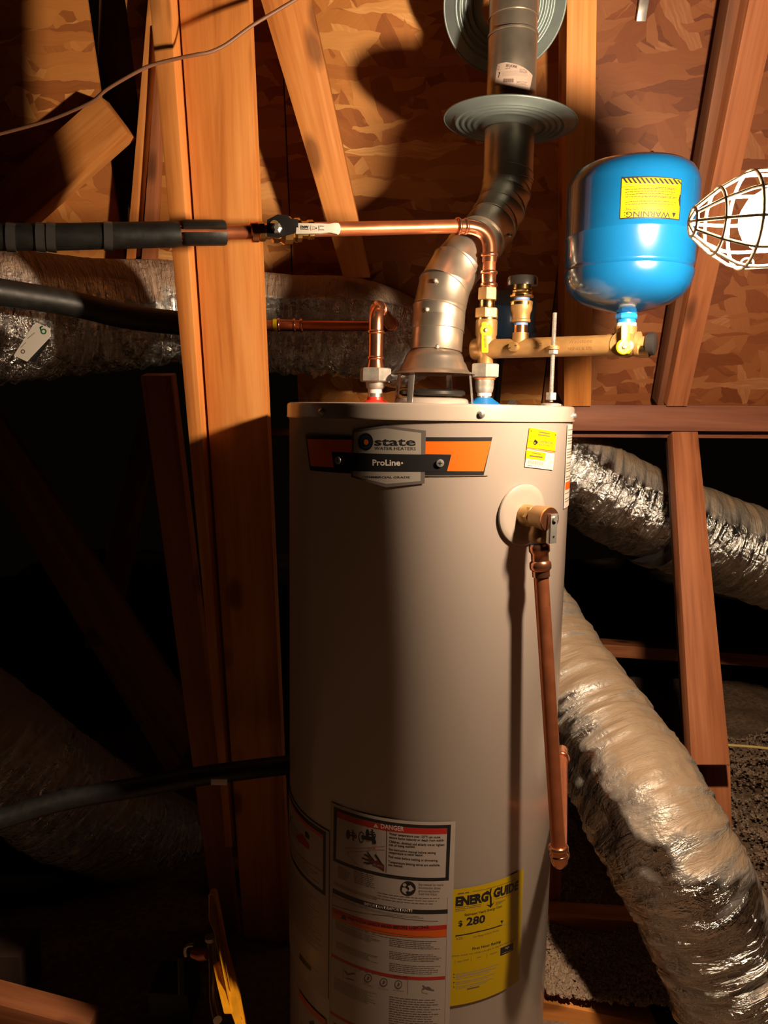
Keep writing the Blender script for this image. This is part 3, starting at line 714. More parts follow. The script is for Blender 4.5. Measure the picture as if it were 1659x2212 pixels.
# yellow levers
def lever(px0, px1, y0, y1, Yf, hubx, huby, hubr, mt='yellow', top=True, par=man):
    c = at((px0+px1)/2, (y0+y1)/2, Yf); k = Yf/F*1.0
    o = [(px0, y0+3), (px0+3, y0), (px1-3, y0), (px1, y0+3), (px1, y1-2), (px1-2, y1), (px0+2, y1), (px0, y1-2)]
    P_ = [at(x, y, Yf) for x, y in o]; n_ = len(P_)
    ob = solid('lever', [p-c for p in P_]+[p-c+Vector((0, .0035, 0)) for p in P_], [tuple(range(n_)), tuple(range(n_, 2*n_))]+[(k_, (k_+1) % n_, (k_+1) % n_+n_, k_+n_) for k_ in range(n_)], mt, par, Matrix.Translation(c), .0008)
    hp = at(hubx, huby, Yf)
    lathe('hub', [(hubr, 0), (hubr, .004), (hubr*.85, .0055), (0, .0056)], mt, ob, hp+Vector((0, .0052, 0)), (0, -1, 0), 32)
    lathe('hub_screw', [(.0038, 0), (.0038, .002), (.002, .003)], 'steel', ob, hp+Vector((0, -.0005, 0)), (0, -1, 0), 6, None, 20)
    return ob
yl = lever(1040, 1055, 695, 762, 1.292, 1050, 713, .0105)
lathe('stem', [(.007, 0), (.007, .03)], 'brass', man, at(1048, 710, 1.325), (0, -1, 0), 16)
py = Print(hit_plane(1.2915), lambda s, z, off: Vector((s, 1.2915-off, z)), 1)
py.text('black', 'Webstone', (1044.5, 724), (1046.5, 751), .0055, 1); py.build('print', yl)
lever(1342, 1361, 700, 764, 1.178, 1348, 749, .0115)
lathe('stem', [(.007, 0), (.007, .025)], 'brass', man, at(1348, 749, 1.203), (0, -1, 0), 16)

# threaded support rod
rod = thing('support_rod', 'threaded steel rod with nuts rising from the heater top to the manifold', 'rod', at(1190, 874, 1.222))
rp = at(1190, 868, 1.222); zr = lambda y: at(1192, y, 1.222).z
prof = []; zz = 0; Hr = zr(676)-rp.z
while zz < Hr: prof += [(.0036, zz), (.0031, zz+.0008)]; zz += .0016
lathe('threaded_rod', prof, 'steel', rod, rp, (0, 0, 1), 16, None, 25)
hexa('rod_nut', .0088, zr(848)-zr(864), 'nut', rod, V3(rp.x, rp.y, zr(864)), rot=.2)
lathe('foot_plate', [(.0165, 0), (.0165, .0035), (.012, .005)], 'nut', rod, V3(rp.x, rp.y, 1.4522), (0, 0, 1), 28)
hexa('rod_nut', .0082, zr(756)-zr(765), 'nut', rod, V3(rp.x, rp.y, zr(765)), rot=.4)
lathe('saddle_lug', [(.0095, 0), (.0095, zr(748)-zr(755))], 'brass', man, V3(rp.x, rp.y, zr(755)), (0, 0, 1), 24)
pl_ = onbar(1195); box('lug_web', (-.006, -.004, -.005), (.006, (pl_.y-rp.y), .004), 'brass', man, .001, Matrix.Translation(V3(rp.x, rp.y, zr(752))))

# ------------------------------------------------------------------ blue expansion tank
ec_ = at(1362, 500, 1.205); EX, EY, ER = ec_.x, 1.205, .0975
zE = lambda y, Y=1.107: at(1362, y, Y).z
ztop, zbot = zE(314), zE(672, 1.205)
xt = thing('expansion_tank', 'glossy blue upright expansion tank with a yellow warning sticker', 'tank', (EX, EY, zbot-.02))
H = ztop-zbot; z1, z2, z3 = zE(484)-zbot, zE(545)-zbot, zE(562)-zbot
prof = [(.012, -.004), (.02, -.002), (.045, .004), (.066, .011), (.082, .022), (.092, .036), (.0962, .052), (ER-.001, z3), (ER-.0035, z3+.003), (ER-.0035, z2-.003), (ER-.001, z2), (ER-.001, z1-.004), (ER+.0008, z1), (ER+.0008, z1+.002), (ER, z1+.004), (ER, H-.03), (ER-.003, H-.018), (ER-.009, H-.008), (ER-.018, H-.002), (ER-.03, H+.001), (.03, H+.012), (0, H+.014)]
lathe('tank_shell', prof, 'blue', xt, (EX, EY, zbot), (0, 0, 1), 96)
lathe('air_valve_cap', [(.022, 0), (.022, .006), (.012, .010)], 'black_plastic', xt, (EX+.01, EY, ztop+.010), (0, 0, 1), 28)
lathe('air_valve', [(.004, 0), (.004, .010), (.002, .012)], 'white_plastic', xt, (EX+.022, EY-.01, ztop+.010), (0, 0, 1), 12)
lathe('connection', [(.0145, 0), (.0145, zbot-zt(698)+.004)], 'blue_plastic', xt, (ev.x, ev.y, zt(698)), (0, 0, 1), 32)
lathe('connection_ring', [(.0165, 0), (.0175, .002), (.0175, .006), (.0165, .008)], 'blue_plastic', xt, (ev.x, ev.y, zt(690)), (0, 0, 1), 8, None, 20)
lathe('connection_ring', [(.0160, 0), (.0172, .001), (.0172, .003), (.0160, .004)], 'ptfe', xt, (ev.x, ev.y, zt(676)), (0, 0, 1), 28)
pe = Print(hit_cyl(EX, EY, ER), cylsurf(EX, EY, ER), .008).crop(1320, 370, 9.76)
pe.poly('black', [(215, 128), (1490, 175), (1440, 1040), (170, 1015)], 2)
st_ = pe.build('warning_sticker', xt)
pe.poly('tank_yellow', [(232, 160), (1478, 185), (1425, 1010), (195, 985)], 3)
for k in range(13):
    x = 222+k*97; pe.poly('black', [(x, 118+k*4), (x+48, 118+k*4), (x+140, 245+k*3), (x+92, 245+k*3)], 4) if x+140 < 1485 else pe.poly('black', [(x-3, 150+k*3), (x+45, 150+k*3), (1478, 250), (1478, 290)], 4) if x < 1420 else None
pe.text('black', 'WARNING:', (1245, 868), (275, 862), .0078, 4, .015)
pe.poly('black', [(1280, 870), (1365, 875), (1318, 985)], 4)
pe.text('black', 'ALL EXPANSION TANKS CAN FAIL WITH TIME.', (1380, 790), (300, 765), .0036, 4)
pe.line('black', [(235, 332), (700, 310), (1475, 355)], .0004, 4); pe.line('black', [(210, 828), (700, 800), (1430, 855)], .0004, 4)
for r in range(7):
    if r == 4: continue
    pe.words('black', (300, 385+r*52), (1395, 405+r*52), 1, 40+r, .55, .1, 4)
pe.words('black', (640, 540), (1390, 562), 1, 61, .55, .05, 4); pe.words('black', (950, 335), (1400, 365), 1, 62, .6, 0, 4); pe.words('ink', (310, 275), (1390, 305), 1, 63, .6, 0, 4)
pe.poly('black', [(1470, 480), (1440, 500), (1420, 610), (1435, 740), (1458, 745)], 4)
pe.build('print', st_)

# second blue vessel behind
bt = thing('blue_canister', 'small blue round canister half hidden behind the black capped valve', 'canister', at(1100, 876, 1.97))
bc = at(1100, 642, 1.78); bax = Vector((-.06, -.44, .90)).normalized()
lathe('shell', [(.055, -.092), (.066, -.090), (.068, -.082), (.066, -.076), (.062, -.072), (.062, -.008), (.058, -.001), (.050, .001), (0, .001)], 'blue_can', bt, bc, bax, 56)
bc = bc-bax*.09
tube('stand_pipe', [bc, V3(bc.x, 1.93, bc.z-.06), V3(bc.x, 1.96, 1.458)], .009, 'black_metal', bt, 12)

# ------------------------------------------------------------------ hot water line
hot = thing('hot_water_pipe', 'copper hot water line looping back behind the wide post board', 'pipe', at(809, 866, 1.327))
HX = at(811, 800, 1.327).x
def hv(ytop, ybot, r, mt, name, hexr=None, rot=0, prof=None, par=hot): return sv(ytop, ybot, r, mt, name, x=811, hexr=hexr, rot=rot, prof=prof, par=par, X=HX)
hv(795, 825, 0, 'nut', 'union_nut', hexr=.0285, rot=.75)
hv(824, 841, 0, 'nut', 'dielectric_union', prof=lambda h: [(.0135, 0), (.0165, h*.3), (.0172, h)])
hv(839, 850, .0125, 'ptfe', 'thread_tape'); hv(848, 875, .0118, 'steel', 'nipple')
ztopH = at(820, 664, 1.345).z
hv(722, 796, 0, 'copper_fit', 'press_adapter', prof=lambda h: [(.0155, 0), (.0150, h*.05), (.0127, h*.22), (.0127, h)])
for y in (778, 722): bead(hot, V3(HX, 1.327, at(811, y, 1.327).z), (0, 0, 1), .0150)
HY = 1.635; back = at(850, 696, HY); back.z = ztopH
vp = V3(HX, 1.327, at(811, 700, 1.327).z); tp_ = V3(HX+.006, 1.327, ztopH); dirb = (V3(back.x, HY, ztopH)-V3(HX, 1.327, ztopH)).normalized()
tube('elbow', [V3(HX, 1.327, at(811, 724, 1.327).z)]+arc(vp, V3(HX, 1.327, ztopH), V3(HX, 1.327, ztopH)+dirb*.028, 12)+[V3(HX, 1.327, ztopH)+dirb*.045], .0126, 'copper_fit', hot, 28)
bead(hot, V3(HX, 1.327, ztopH)+dirb*.04, dirb, .0150)
bx_ = V3(HX, 1.327, ztopH); e2 = V3(back.x, HY, ztopH)
tube('copper_tube', [bx_+dirb*.04, e2-dirb*.04], CP, 'copper', hot, 24)
lft = at(400, 692, HY); lft.z = ztopH-.004
dl = (lft-e2).normalized()
bead(hot, e2-dirb*.045, dirb, .015)
tube('elbow', arc(e2-dirb*.04, e2, e2+dl*.035, 12), .0126, 'copper_fit', hot, 24)
tube('copper_tube', [e2+dl*.03, lft], CP, 'copper', hot, 24)
for x in (655, 640, 606): bead(hot, at(x, 692, HY)*1.0 if False else V3(at(x, 692, HY).x, HY, ztopH-.001), dl, .0148)
a_ = V3(at(650, 692, HY).x, HY, ztopH-.001); b2 = V3(at(603, 692, HY).x, HY, ztopH-.0015)
tube('coupling', [a_, b2], .0128, 'copper_fit', hot, 24)
tube('yellow_tag_band', [b2, b2+dl*.012], .0135, 'w_yellow', hot, 24)
fpts = catmull([V3(at(500, 694, HY).x, HY, ztopH-.003), at(392, 698, 1.60), at(270, 683, 1.55), at(150, 655, 1.49), at(0, 631, 1.40), at(-120, 612, 1.33), at(-560, 560, 1.12)], 10)
tube('pipe_foam', fpts, .0245, 'foam', hot, 28)

# lower left black line
bl = tag(tube('drain_hose', catmull([at(-400, 1880, 1.2), at(-80, 1790, 1.30), at(0, 1769, 1.33), at(140, 1728, 1.37), at(300, 1700, 1.40), at(424, 1678, 1.43), at(540, 1662, 1.46), at(660, 1648, 1.50)], 8), .0195, 'foam', None, 24), 'black foam covered pipe crossing the lower left to the heater', 'pipe')
cl = at(474, 1688, 1.40); box('clip', (-.016, -.004, -.006), (.016, .0, .006), 'ptfe', bl, .001, Matrix.Translation(cl))

# ------------------------------------------------------------------ vent pipe
vent = thing('vent_pipe', 'galvanized vent pipe rising from the draft hood through two round collars', 'pipe', at(942, 762, 1.33))
vr = .0445
PX, PY = at(1097, 392, 1.48).x, 1.48
lp = [at(942, 758, 1.33), at(945, 715, 1.332)]
tube('vent_section', [lp[0], lp[0]+(lp[1]-lp[0])*.04, lp[1], at(947, 690, 1.335)], [.0438, .0448, .0448, .0448], 'galv', vent, 48)
g = [at(946, 712, 1.334), at(949, 668, 1.338), at(960, 620, 1.348), at(983, 580, 1.365), at(1008, 552, 1.385)]
def gore(p, q_, r, nm='elbow_gore'): return tube(nm, [p, p+(q_-p)*.05, p+(q_-p)*.95, q_], [r+.0016, r, r, r+.0016], 'galv', vent, 48)
gs = [.0455, .0452, .0449, .0446]
for k in range(4):
    d_ = (g[k+1]-g[k]); gore(g[k]-d_*.10, g[k+1]+d_*.12, gs[k])
dg = [g[-1]-(g[-1]-g[-2])*.1, at(1048, 505, 1.42)]
tube('vent_section', [dg[0], at(1040, 515, 1.41), at(1052, 500, 1.425)], .0440, 'galv', vent, 48)
g2 = [at(1040, 515, 1.41), at(1063, 484, 1.44), at(1081, 452, 1.462), at(1092, 418, 1.476), V3(PX, PY, at(1097, 380, 1.48).z)]
for k in range(4):
    d_ = (g2[k+1]-g2[k]); gore(g2[k]-d_*.1, g2[k+1]+d_*.13, gs[3-k]+.0004)
zv = lambda y: at(1100, y, PY).z
tube('vent_section', [V3(PX, PY, zv(400)), V3(PX, PY, zv(230))], .0462, 'galv', vent, 48)
tube('vent_section', [V3(PX, PY, zv(280)), V3(PX, PY, zv(222)), V3(PX, PY, zv(220)), V3(PX, PY, zv(85))], [.0435, .0435, .0448, .0448], 'galv', vent, 48)
tube('vent_section', [V3(PX, PY, zv(90)), V3(PX, PY, zv(30))], .0435, 'galv', vent, 48)
zt_ = zv(30)
tube('vent_section', [V3(PX, PY, zt_-.01)]+arc(V3(PX, PY, zt_), V3(PX, PY, zt_+.09), V3(PX+.01, PY+.13, zt_+.17), 6)+[V3(PX+.01, PY+.20, zt_+.2)], .0450, 'galv', vent, 48)
for y, r in ((84, .0462), (222, .0455), (395, .048)):
    lathe('seam_ring', [(r-.003, 0), (r, .001), (r, .004), (r-.003, .005)], 'galv', vent, V3(PX, PY, zv(y)), (0, 0, 1), 48)
rnd = random.Random(8)
for px_, py_, Y_ in ((922, 668, 1.296), (945, 748, 1.287), (941, 606, 1.302), (1068, 478, 1.402), (1102, 508, 1.40)):
    p = at(px_, py_, Y_)
    lathe('sheet_screw', [(.0038, 0), (.0038, .0016), (.0015, .003), (0, .003)], 'steel', vent, p, (0.1, -1, 0), 8, None, 25)
# round collars
def collar(name, label, p, axis, R, inner):
    t = thing(name, label, 'collar', p)
    pr = [(inner, .016), (inner+.003, .014), (inner+.006, .008)]
    r = inner+.014; k = 0
    while r < R-.022: pr += [(r, .0075-.0060*(r-inner)/(R-inner)+.0019*(1-cos(2*pi*(r-inner-.014)/.0112)))]; r += .0014
    pr += [(R-.02, .002), (R-.004, .0005), (R-.001, .0018), (R, .0005), (R-.001, -.0012)]
    top = [(a, b_+.0016) for a, b_ in pr[:-3]][::-1]
    lathe('disc', pr+top, 'galvdisc', t, p, axis, 96, None, 60, False)
    return t
collar('vent_collar', 'ribbed grey disc on the vent pipe below the paper label', V3(PX, PY, zv(262)), (-.06, .02, -1), .124, .047)
collar('vent_collar', 'ribbed grey disc facing the room where the vent pipe turns into the roof', V3(PX-.004, PY+.088, zt_+.062), (0.04, -.86, -.5), .120, .047)
pv_ = Print(hit_cyl(PX, PY, .0448), cylsurf(PX, PY, .0448), .006).crop(1050, 120, 13.82)
pv_.poly('vent_paper', [(340, 262), (600, 195), (800, 235), (1100, 340), (1390, 590), (1275, 1140), (900, 960), (600, 905), (250, 905)], 1)
vl = pv_.build('paper_label', vent)
pv_.text('black', 'SELKIRK', (580, 335), (930, 378), .0042, 2, .02)
pv_.poly('black', ell(400, 520, 24, 24, 12), 2); pv_.line('black', [(400, 530), (372, 655)], .0014, 2)
pv_.words('ink', (570, 385), (720, 400), 1, 1, .6, 0); pv_.words('ink', (1000, 400), (1230, 545), 3, 2, .45, .1)
pv_.words('lightink', (480, 500), (1250, 640), 4, 3, .45, .1); pv_.words('ink', (910, 760), (1230, 900), 3, 4, .45, .2); pv_.words('ink', (330, 290), (440, 440), 4, 5, .4, .3)
for k in range(16): pv_.rect('ink', (510+k*20, 690), (518+k*20+(k % 3)*3, 800), 2)
pv_.build('print', vl)

# ------------------------------------------------------------------ WATER HEATER
wh = thing('water_heater', 'tall beige storage water heater in the middle of the attic', 'water heater', (TX, TY, .05))
ZT, ZC = 1.4525, 1.4280
lathe('jacket', [(TR-.01, .10), (TR-.0015, .105), (TR-.0015, 1.4235), (TR+.0002, 1.4265), (TR+.0002, ZC+.002)], 'paint', wh, (TX, TY, 0), (0, 0, 1), 160)
lathe('base_ring', [(TR-.005, .05), (TR, .055), (TR, .11), (TR-.004, .115)], 'paint', wh, (TX, TY, 0), (0, 0, 1), 96)
lathe('top_cap', [(TR+.001, ZC), (TR+.0026, ZC-.0002), (TR+.0028, ZC+.002), (TR+.0022, ZC+.004), (TR+.0022, ZT-.005), (TR+.001, ZT-.0015), (TR-.002, ZT), (.10, ZT+.001), (0, ZT+.001)], 'paint_cap', wh, (TX, TY, 0), (0, 0, 1), 160)
hitT = hit_cyl(TX, TY, TR); srfT = cylsurf(TX, TY, TR)
def on_tank(px, py, off=0): s, z = hitT(px, py); return srfT(s, z, off), Vector((sin(s/TR), -cos(s/TR), 0))
for a, b_ in ((1038, 895), (698, 889), (1239, 898)):
    p, nrm = on_tank(min(a, 1236), b_, .002)
    sc = lathe('cap_screw', [(.0062, 0), (.0062, .0012), (.0045, .0018), (.0042, .004), (.0015, .0055), (0, .0055)], 'steel', wh, p, nrm, 12, None, 25)
# nipple collars
lathe('hot_collar', [(.030, 0), (.024, .003), (.0145, .007), (.0135, .012)], 'red', wh, (HX, TY, ZT), (0, 0, 1), 32)
lathe('cold_collar', [(.034, 0), (.030, .002), (.018, .010), (.0135, .014)], 'blue_plastic', wh, (CX, TY, ZT), (0, 0, 1), 32)
# draft hood
hx = at(935, 800, TY).x; zh = lambda y: at(935, y, TY).z
lathe('hood_base', [(.066, 0), (.064, .008), (.060, .011), (.050, .012)], 'paint_cap', wh, (hx, TY, ZT), (0, 0, 1), 48)
lathe('flue_ring', [(.052, zh(856)), (.0575, zh(852)), (.0575, zh(846)), (.054, zh(843)), (.046, zh(843))], 'black_metal', wh, (hx, TY, 0), (0, 0, 1), 48)
hood = lathe('draft_hood', [(.0725, zh(809)), (.0705, zh(806.5)), (.062, zh(803)), (.0585, zh(797)), (.0555, zh(787)), (.0515, zh(780)), (.050, zh(772)), (.047, zh(764)), (.0385, zh(757)), (.036, zh(750)), (.036, zh(740))], 'hood', wh, (hx+.002, TY, 0), (0, 0, 1), 64, None, 60, False)
for ang in (-60, -8+55, 125, 215):
    a = radians(ang-90+25)
    dx, dy = cos(a), sin(a)
    top, bot = V3(hx+dx*.066, TY+dy*.066, zh(806)), V3(hx+dx*.072, TY+dy*.072, ZT)
    mm = frame((top+bot)/2, bot-top, (-dy, dx, 0)); h_ = (top-bot).length/2
    box('hood_leg', (-.0055, -.001, -h_), (.0055, .001, h_), 'chrome', wh, .0004, mm)
# badge
bp = Print(hitT, srfT, .012).crop(640, 900, 3.687)
bp.poly('silver', [(70, 140), (1605, 160), (1530, 470), (110, 430)], 1)
bp.poly('badge_grey', [(448, 108), (710, 70), (1033, 112), (1022, 532), (715, 562), (436, 480)], 4)
bg = bp.build('nameplate', wh)
bp.poly('black', [(72, 142), (1562, 163), (1492, 467), (110, 428)], 2)
bp.poly('badge_orange', [(88, 178), (445, 183), (445, 285), (282, 280), (302, 405), (116, 393)], 3)
bp.poly('badge_orange', [(1010, 197), (1553, 195), (1490, 435), (1200, 433), (1235, 302), (1010, 298)], 3)
bp.poly('silver', [(462, 126), (710, 92), (996, 131), (990, 513), (715, 536), (455, 470)], 5)
bp.poly('black', [(282, 281), (1235, 303), (1200, 436), (1010, 440), (440, 433), (300, 412)], 6)
bp.poly('black', ell(553, 200, 60, 70, 32), 6); bp.poly('p_navy', ell(555, 201, 46, 54, 28), 7); bp.poly('black', ell(557, 202, 30, 34, 24), 8); bp.poly('badge_orange', ell(558, 203, 19, 22, 20), 9)
bp.text('black', 'state', (625, 229), (952, 231), .0118, 6, .022); bp.text('black', 'WATER HEATERS', (625, 264), (952, 268), .0048, 6)
bp.text('white', 'ProLine', (608, 388), (830, 389), .0088, 7, .025); bp.poly('white', ell(843, 370, 7, 8, 12), 7)
bp.text('black', 'COMMERCIAL GRADE', (525, 487), (905, 491), .0030, 6, .01)
bp.build('print', bg)
for a, b_ in ((338, 348), (1145, 370)):
    p, nrm = on_tank(640+a/3.687, 900+b_/3.687, .0014)
    s_c = lathe('badge_screw', [(.0058, 0), (.0055, .0014), (.003, .002), (0, .002)], 'steel', wh, p, nrm, 24)
    mm = frame(p+nrm*.0021, nrm, (0, 0, 1))
    box('cross_slot', (-.0028, -.0005, -.0003), (.0028, .0005, .0002), 'black', s_c, 0, mm); box('cross_slot', (-.0005, -.0028, -.0003), (.0005, .0028, .0002), 'black', s_c, 0, mm)
# contractor sticker
cs = Print(hitT, srfT, .012).crop(1120, 910, 11.06)
cs.poly('white', [(270, 150), (915, 265), (820, 1168), (150, 1085)], 1)
ck = cs.build('yellow_sticker', wh)
cs.poly('p_yellow', [(265, 152), (915, 267), (870, 712), (200, 622)], 2); cs.poly('p_orange', [(200, 622), (882, 712), (872, 770), (185, 660)], 2)
cs.poly('vent_paper', [(215, 640), (870, 735), (868, 748), (213, 653)], 3)
cs.poly('p_yellow', [(190, 685), (645, 758), (625, 942), (168, 885)], 2)
cs.text('ink', 'CONTRACTOR', (485, 500), (810, 553), .0035, 3, .02); cs.text('ink', 'REWARDS', (480, 575), (805, 618), .0028, 3)
cs.poly('black', [(355, 500), (395, 430), (455, 480), (460, 520), (400, 570), (360, 555)], 3); cs.poly('p_yellow', [(380, 500), (400, 495), (400, 540), (380, 545)], 4)
for k, (x, y) in enumerate(((300, 232), (880, 330))): cs.poly('black', [(x-25, y-35), (x+22, y), (x-18, y+35), (x-2, y)], 3)
cs.line('ink', [(480, 255), (745, 300)], .0014, 3); cs.line('ink', [(470, 320), (745, 362)], .0014, 3); cs.line('ink', [(250, 465), (345, 480)], .0008, 3)
cs.line('ink', [(320, 755), (535, 790)], .001, 3); cs.line('ink', [(270, 825), (565, 862)], .002, 3); cs.line('ink', [(215, 1052), (330, 1066)], .0008, 3)
for k in range(22):
    x = 215+k*17.5; cs.line('ink', [(x+5, 925+k*2.3), (x, 1010+k*2.3)], .0006 if k % 3 else .0003, 3)
cs.build('print', ck)
# side strip label
ss = Print(hitT, srfT, .012)
a, b_ = hitT(1226, 917), hitT(1220, 1098)
sz_ = lambda s0, s1, zA, zB: [(s0, zB), (s1, zB), (s1, zA), (s0, zA)]
ss.sz('white', sz_(a[0], a[0]+.12, a[1], b_[1]), 1); sp = ss.build('side_label', wh)
zz = a[1]-.008; k = 0
while zz > b_[1]+.01:
    if k == 15: ss.sz('p_orange', sz_(a[0]+.004, a[0]+.11, zz, zz-.013), 2); zz -= .018
    else: ss.words('ink', None, None, 1, k, .7, .1, 2, sz=((a[0]+.005, zz), (a[0]+.11, zz-.003))); zz -= .0045 if k % 4 else .009
    k += 1
ss.build('print', sp)
# danger label
dl_ = Print(hitT, srfT, .012).crop(700, 1740, 5.53)
sA, zA = hitT(714, 1732); sB, _z = hitT(984, 1777)
dl_.sz('paper', sz_(sA, sB, zA, .36), 1); dp = dl_.build('instruction_label', wh)
X = dl_
X.poly('black', [(118, 10), (1517, 228), (1490, 895), (108, 657)], 2); X.poly('paper', [(157, 66), (1470, 270), (1450, 858), (142, 632)], 3); X.poly('p_red', [(157, 68), (1467, 270), (1467, 338), (155, 140)], 4)
X.text('white', 'DANGER', (680, 270), (955, 306), .0078, 5, .015); X.poly('white', [(620, 215), (590, 258), (650, 268)], 5); X.poly('p_red', ell(620, 248, 3, 10, 8), 6)
X.line('black', [(749, 290), (742, 800)], .0008, 4)
for cx0, cy0, f_ in ((288, 345, 1), (518, 335, .95)):
    X.poly('black', ell(cx0, cy0, 24*f_, 58*f_, 20), 4)
    X.line('black', [(cx0+15, cy0+5), (cx0+75, cy0+18)], .0032, 4); X.line('black', [(cx0+58, cy0-45), (cx0+62, cy0+70)], .003, 4)
    X.line('black', [(cx0+35, cy0-20), (cx0+85, cy0-10)], .002, 4); X.poly('black', ell(cx0+88, cy0+25, 17, 24, 12), 4); X.poly('paper', ell(cx0+90, cy0+25, 5, 7, 10), 5)
X.poly('black', ell(445, 378, 35, 68, 24), 4); X.poly('paper', ell(447, 378, 24, 53, 24), 5); X.line('black', [(462, 378), (590, 398), (600, 440)], .0068, 6)
X.line('ink', [(250, 508), (540, 506), (720, 488)], .0006, 4); X.line('ink', [(722, 532), (640, 530), (480, 546), (300, 548), (285, 565), (290, 590), (370, 680), (465, 742)], .0006, 4)
X.poly('p_dred', [(520, 590), (560, 620), (610, 660), (650, 650), (720, 712), (720, 785), (590, 712), (550, 680)], 5)
for q_ in ([(560, 650), (520, 600), (485, 585)], [(560, 665), (500, 640), (458, 625)], [(575, 690), (520, 688), (478, 680)], [(590, 650), (550, 600), (522, 560)]): X.line('black', q_, .0026, 5)
X.line('black', [(680, 690), (650, 640), (615, 590)], .0034, 5)
X.text('p_red', 'HOT', (540, 522), (640, 524), .005, 6)
for k in range(5): X.line('vent_paper', [(565+k*16, 465), (560+k*17, 620)], .0009, 4)
X.text('lightink', 'BURN', (590, 712), (700, 745), .0035, 7)
for s_, p0, p1 in (("Water temperature over 125\u00b0F can cause", (778, 346), (1387, 388)), ("severe burns instantly or death from scalds.", (778, 388), (1437, 425)),
    ("Children, disabled and elderly are at highest", (776, 438), (1440, 480)), ("risk of being scalded.", (776, 478), (1090, 506)), ("See instruction manual before setting", (774, 530), (1335, 577)),
    ("temperature at water heater.", (774, 568), (1187, 605)), ("Feel water before bathing or showering.", (772, 618), (1362, 668)), ("Temperature limiting valves are available,", (770, 680), (1385, 722)), ("see manual.", (768, 716), (945, 738))):
    X.text('black', s_, p0, p1, .0040, 4, .018)
rows = [("TEMPERATURE", 1), ("120\u00b0F", 0), ("125\u00b0F", 0), ("130\u00b0F", 0), ("140\u00b0F", 0), ("150\u00b0F", 0)]
X.words('ink', (170, 725), (325, 935), 7, 70, .5, .4, 2); X.words('ink', (360, 775), (640, 1010), 7, 71, .55, .5, 2)
X.words('ink', (112, 905), (640, 1065), 3, 72, .5, .1, 2); X.words('ink', (640, 1035), (1410, 1200), 3, 73, .3, .15, 2)
X.poly('black', ell(1003, 990, 93, 88, 40), 3); X.poly('paper', ell(962, 948, 22, 20, 20), 4)
X.poly('paper', [(935, 980), (965, 978), (995, 1000), (1000, 1020), (975, 1030), (985, 1062), (958, 1050), (930, 1020)], 4); X.poly('paper', [(1000, 960), (1035, 950), (1075, 1000), (1030, 1030), (1005, 1022), (1020, 995)], 4)
for s_, y in (("See manual for more", 952), ("information about", 990), ("preventing burns", 1028), ("from hot water.", 1064)): X.text('ink', s_, (1130, y), (1130+len(s_)*15.5, y+6), .0042, 4)
X.poly('black', [(103, 985), (1477, 1238), (1477, 1288), (103, 1040)], 3); X.text('white', 'IMPORTANT/IMPORTANTE', (480, 1185), (1057, 1273), .0052, 4, .015)
X.words('ink', (105, 1060), (1250, 1330), 2, 74, .35, .1, 2)
X.crop(700, 1960, 5.53)
X.line('ink', [(105, -28), (760, 100), (1360, 165)], .0012, 2)
X.poly('p_red', [(98, -5), (1467, 205), (1467, 262), (96, 52)], 3); X.poly('p_orange', [(96, 50), (1467, 260), (1465, 348), (92, 108)], 4)
X.text('black', 'FOR YOUR SAFETY READ BEFORE LIGHTING', (290, 148), (1250, 248), .0052, 5, .01); X.words('ink', (330, 175), (1300, 312), 1, 75, .2, .05, 5); X.poly('black', [(235, 80), (200, 130), (275, 158)], 5)
X.words('ink', (110, 128), (1325, 380), 1, 77, .3, .0, 2)
for (x0, x1, y0, y1, rw, sd) in ((140, 690, 170, 330, 6, 81), (150, 660, 400, 560, 6, 82), (780, 1420, 360, 500, 5, 83), (780, 1420, 520, 650, 5, 84), (780, 1415, 660, 800, 5, 85)):
    X.words('ink', (x0, y0), (x1, y1+(70 if x0 < 200 else 8)), rw, sd, .45, .25, 2)
X.rect('p_red', (88, 548), (1445, 860), 3) if False else None
X.poly('p_red', [(88, 548), (1447, 820), (1445, 858), (88, 583)], 3); r1 = X.pix(1447, 840)
X.text('black', 'INSTRUCTIONS', (835, 826), (1000, 842), .003, 4)
for cx0, cy0 in ((525, 845), (712, 895), (888, 920)):
    X.poly('ink', ell(cx0, cy0, 48, 52, 14), 3); X.poly('paper', ell(cx0, cy0, 36, 40, 14), 4); X.poly('ink', [(cx0-18, cy0+18), (cx0-2, cy0-26), (cx0+22, cy0-8), (cx0+6, cy0+22)], 5); X.words('ink', (cx0-60, cy0+62), (cx0+60, cy0+92), 1, int(cx0), .4, 0, 3)
X.line('ink', [(440, 735), (1003, 865)], .0005, 3); X.line('ink', [(1003, 865), (998, 1040)], .0005, 3); X.line('ink', [(232, 690), (230, 850)], .0005, 3); X.line('ink', [(375, 735), (370, 885)], .0005, 3)
X.line('ink', [(250, 760), (280, 800), (360, 790)], .003, 3); X.line('ink', [(260, 845), (350, 868)], .002, 3)
X.line('ink', [(1180, 935), (1230, 975), (1310, 990)], .0022, 3); X.line('ink', [(1180, 975), (1240, 955), (1270, 970)], .0028, 3); X.line('lightink', [(1170, 980), (1175, 1015), (1235, 1030)], .001, 3)
for (x0, x1, y0, y1, rw, sd) in ((120, 640, 820, 1130, 11, 91), (780, 1380, 1060, 1380, 12, 92)): X.words('ink', (x0, y0), (x1, y1+60), rw, sd, .42, .25, 2)
a0 = X.pix(72, 1228); a1 = X.pix(72, 1262); X.sz('p_red', sz_(a0[0], r1[0], a0[1], a1[1]), 3)
X.words('ink', None, None, 6, 95, .4, .2, 2, sz=((sA+.01, a1[1]-.012), (sB-.02, .37)))
X.line('ink', [(103, -170), (70, 1394)], .0004, 2); X.line('ink', [(1475, -120), (1440, 1394)], .0004, 2)
X.build('print', dp)
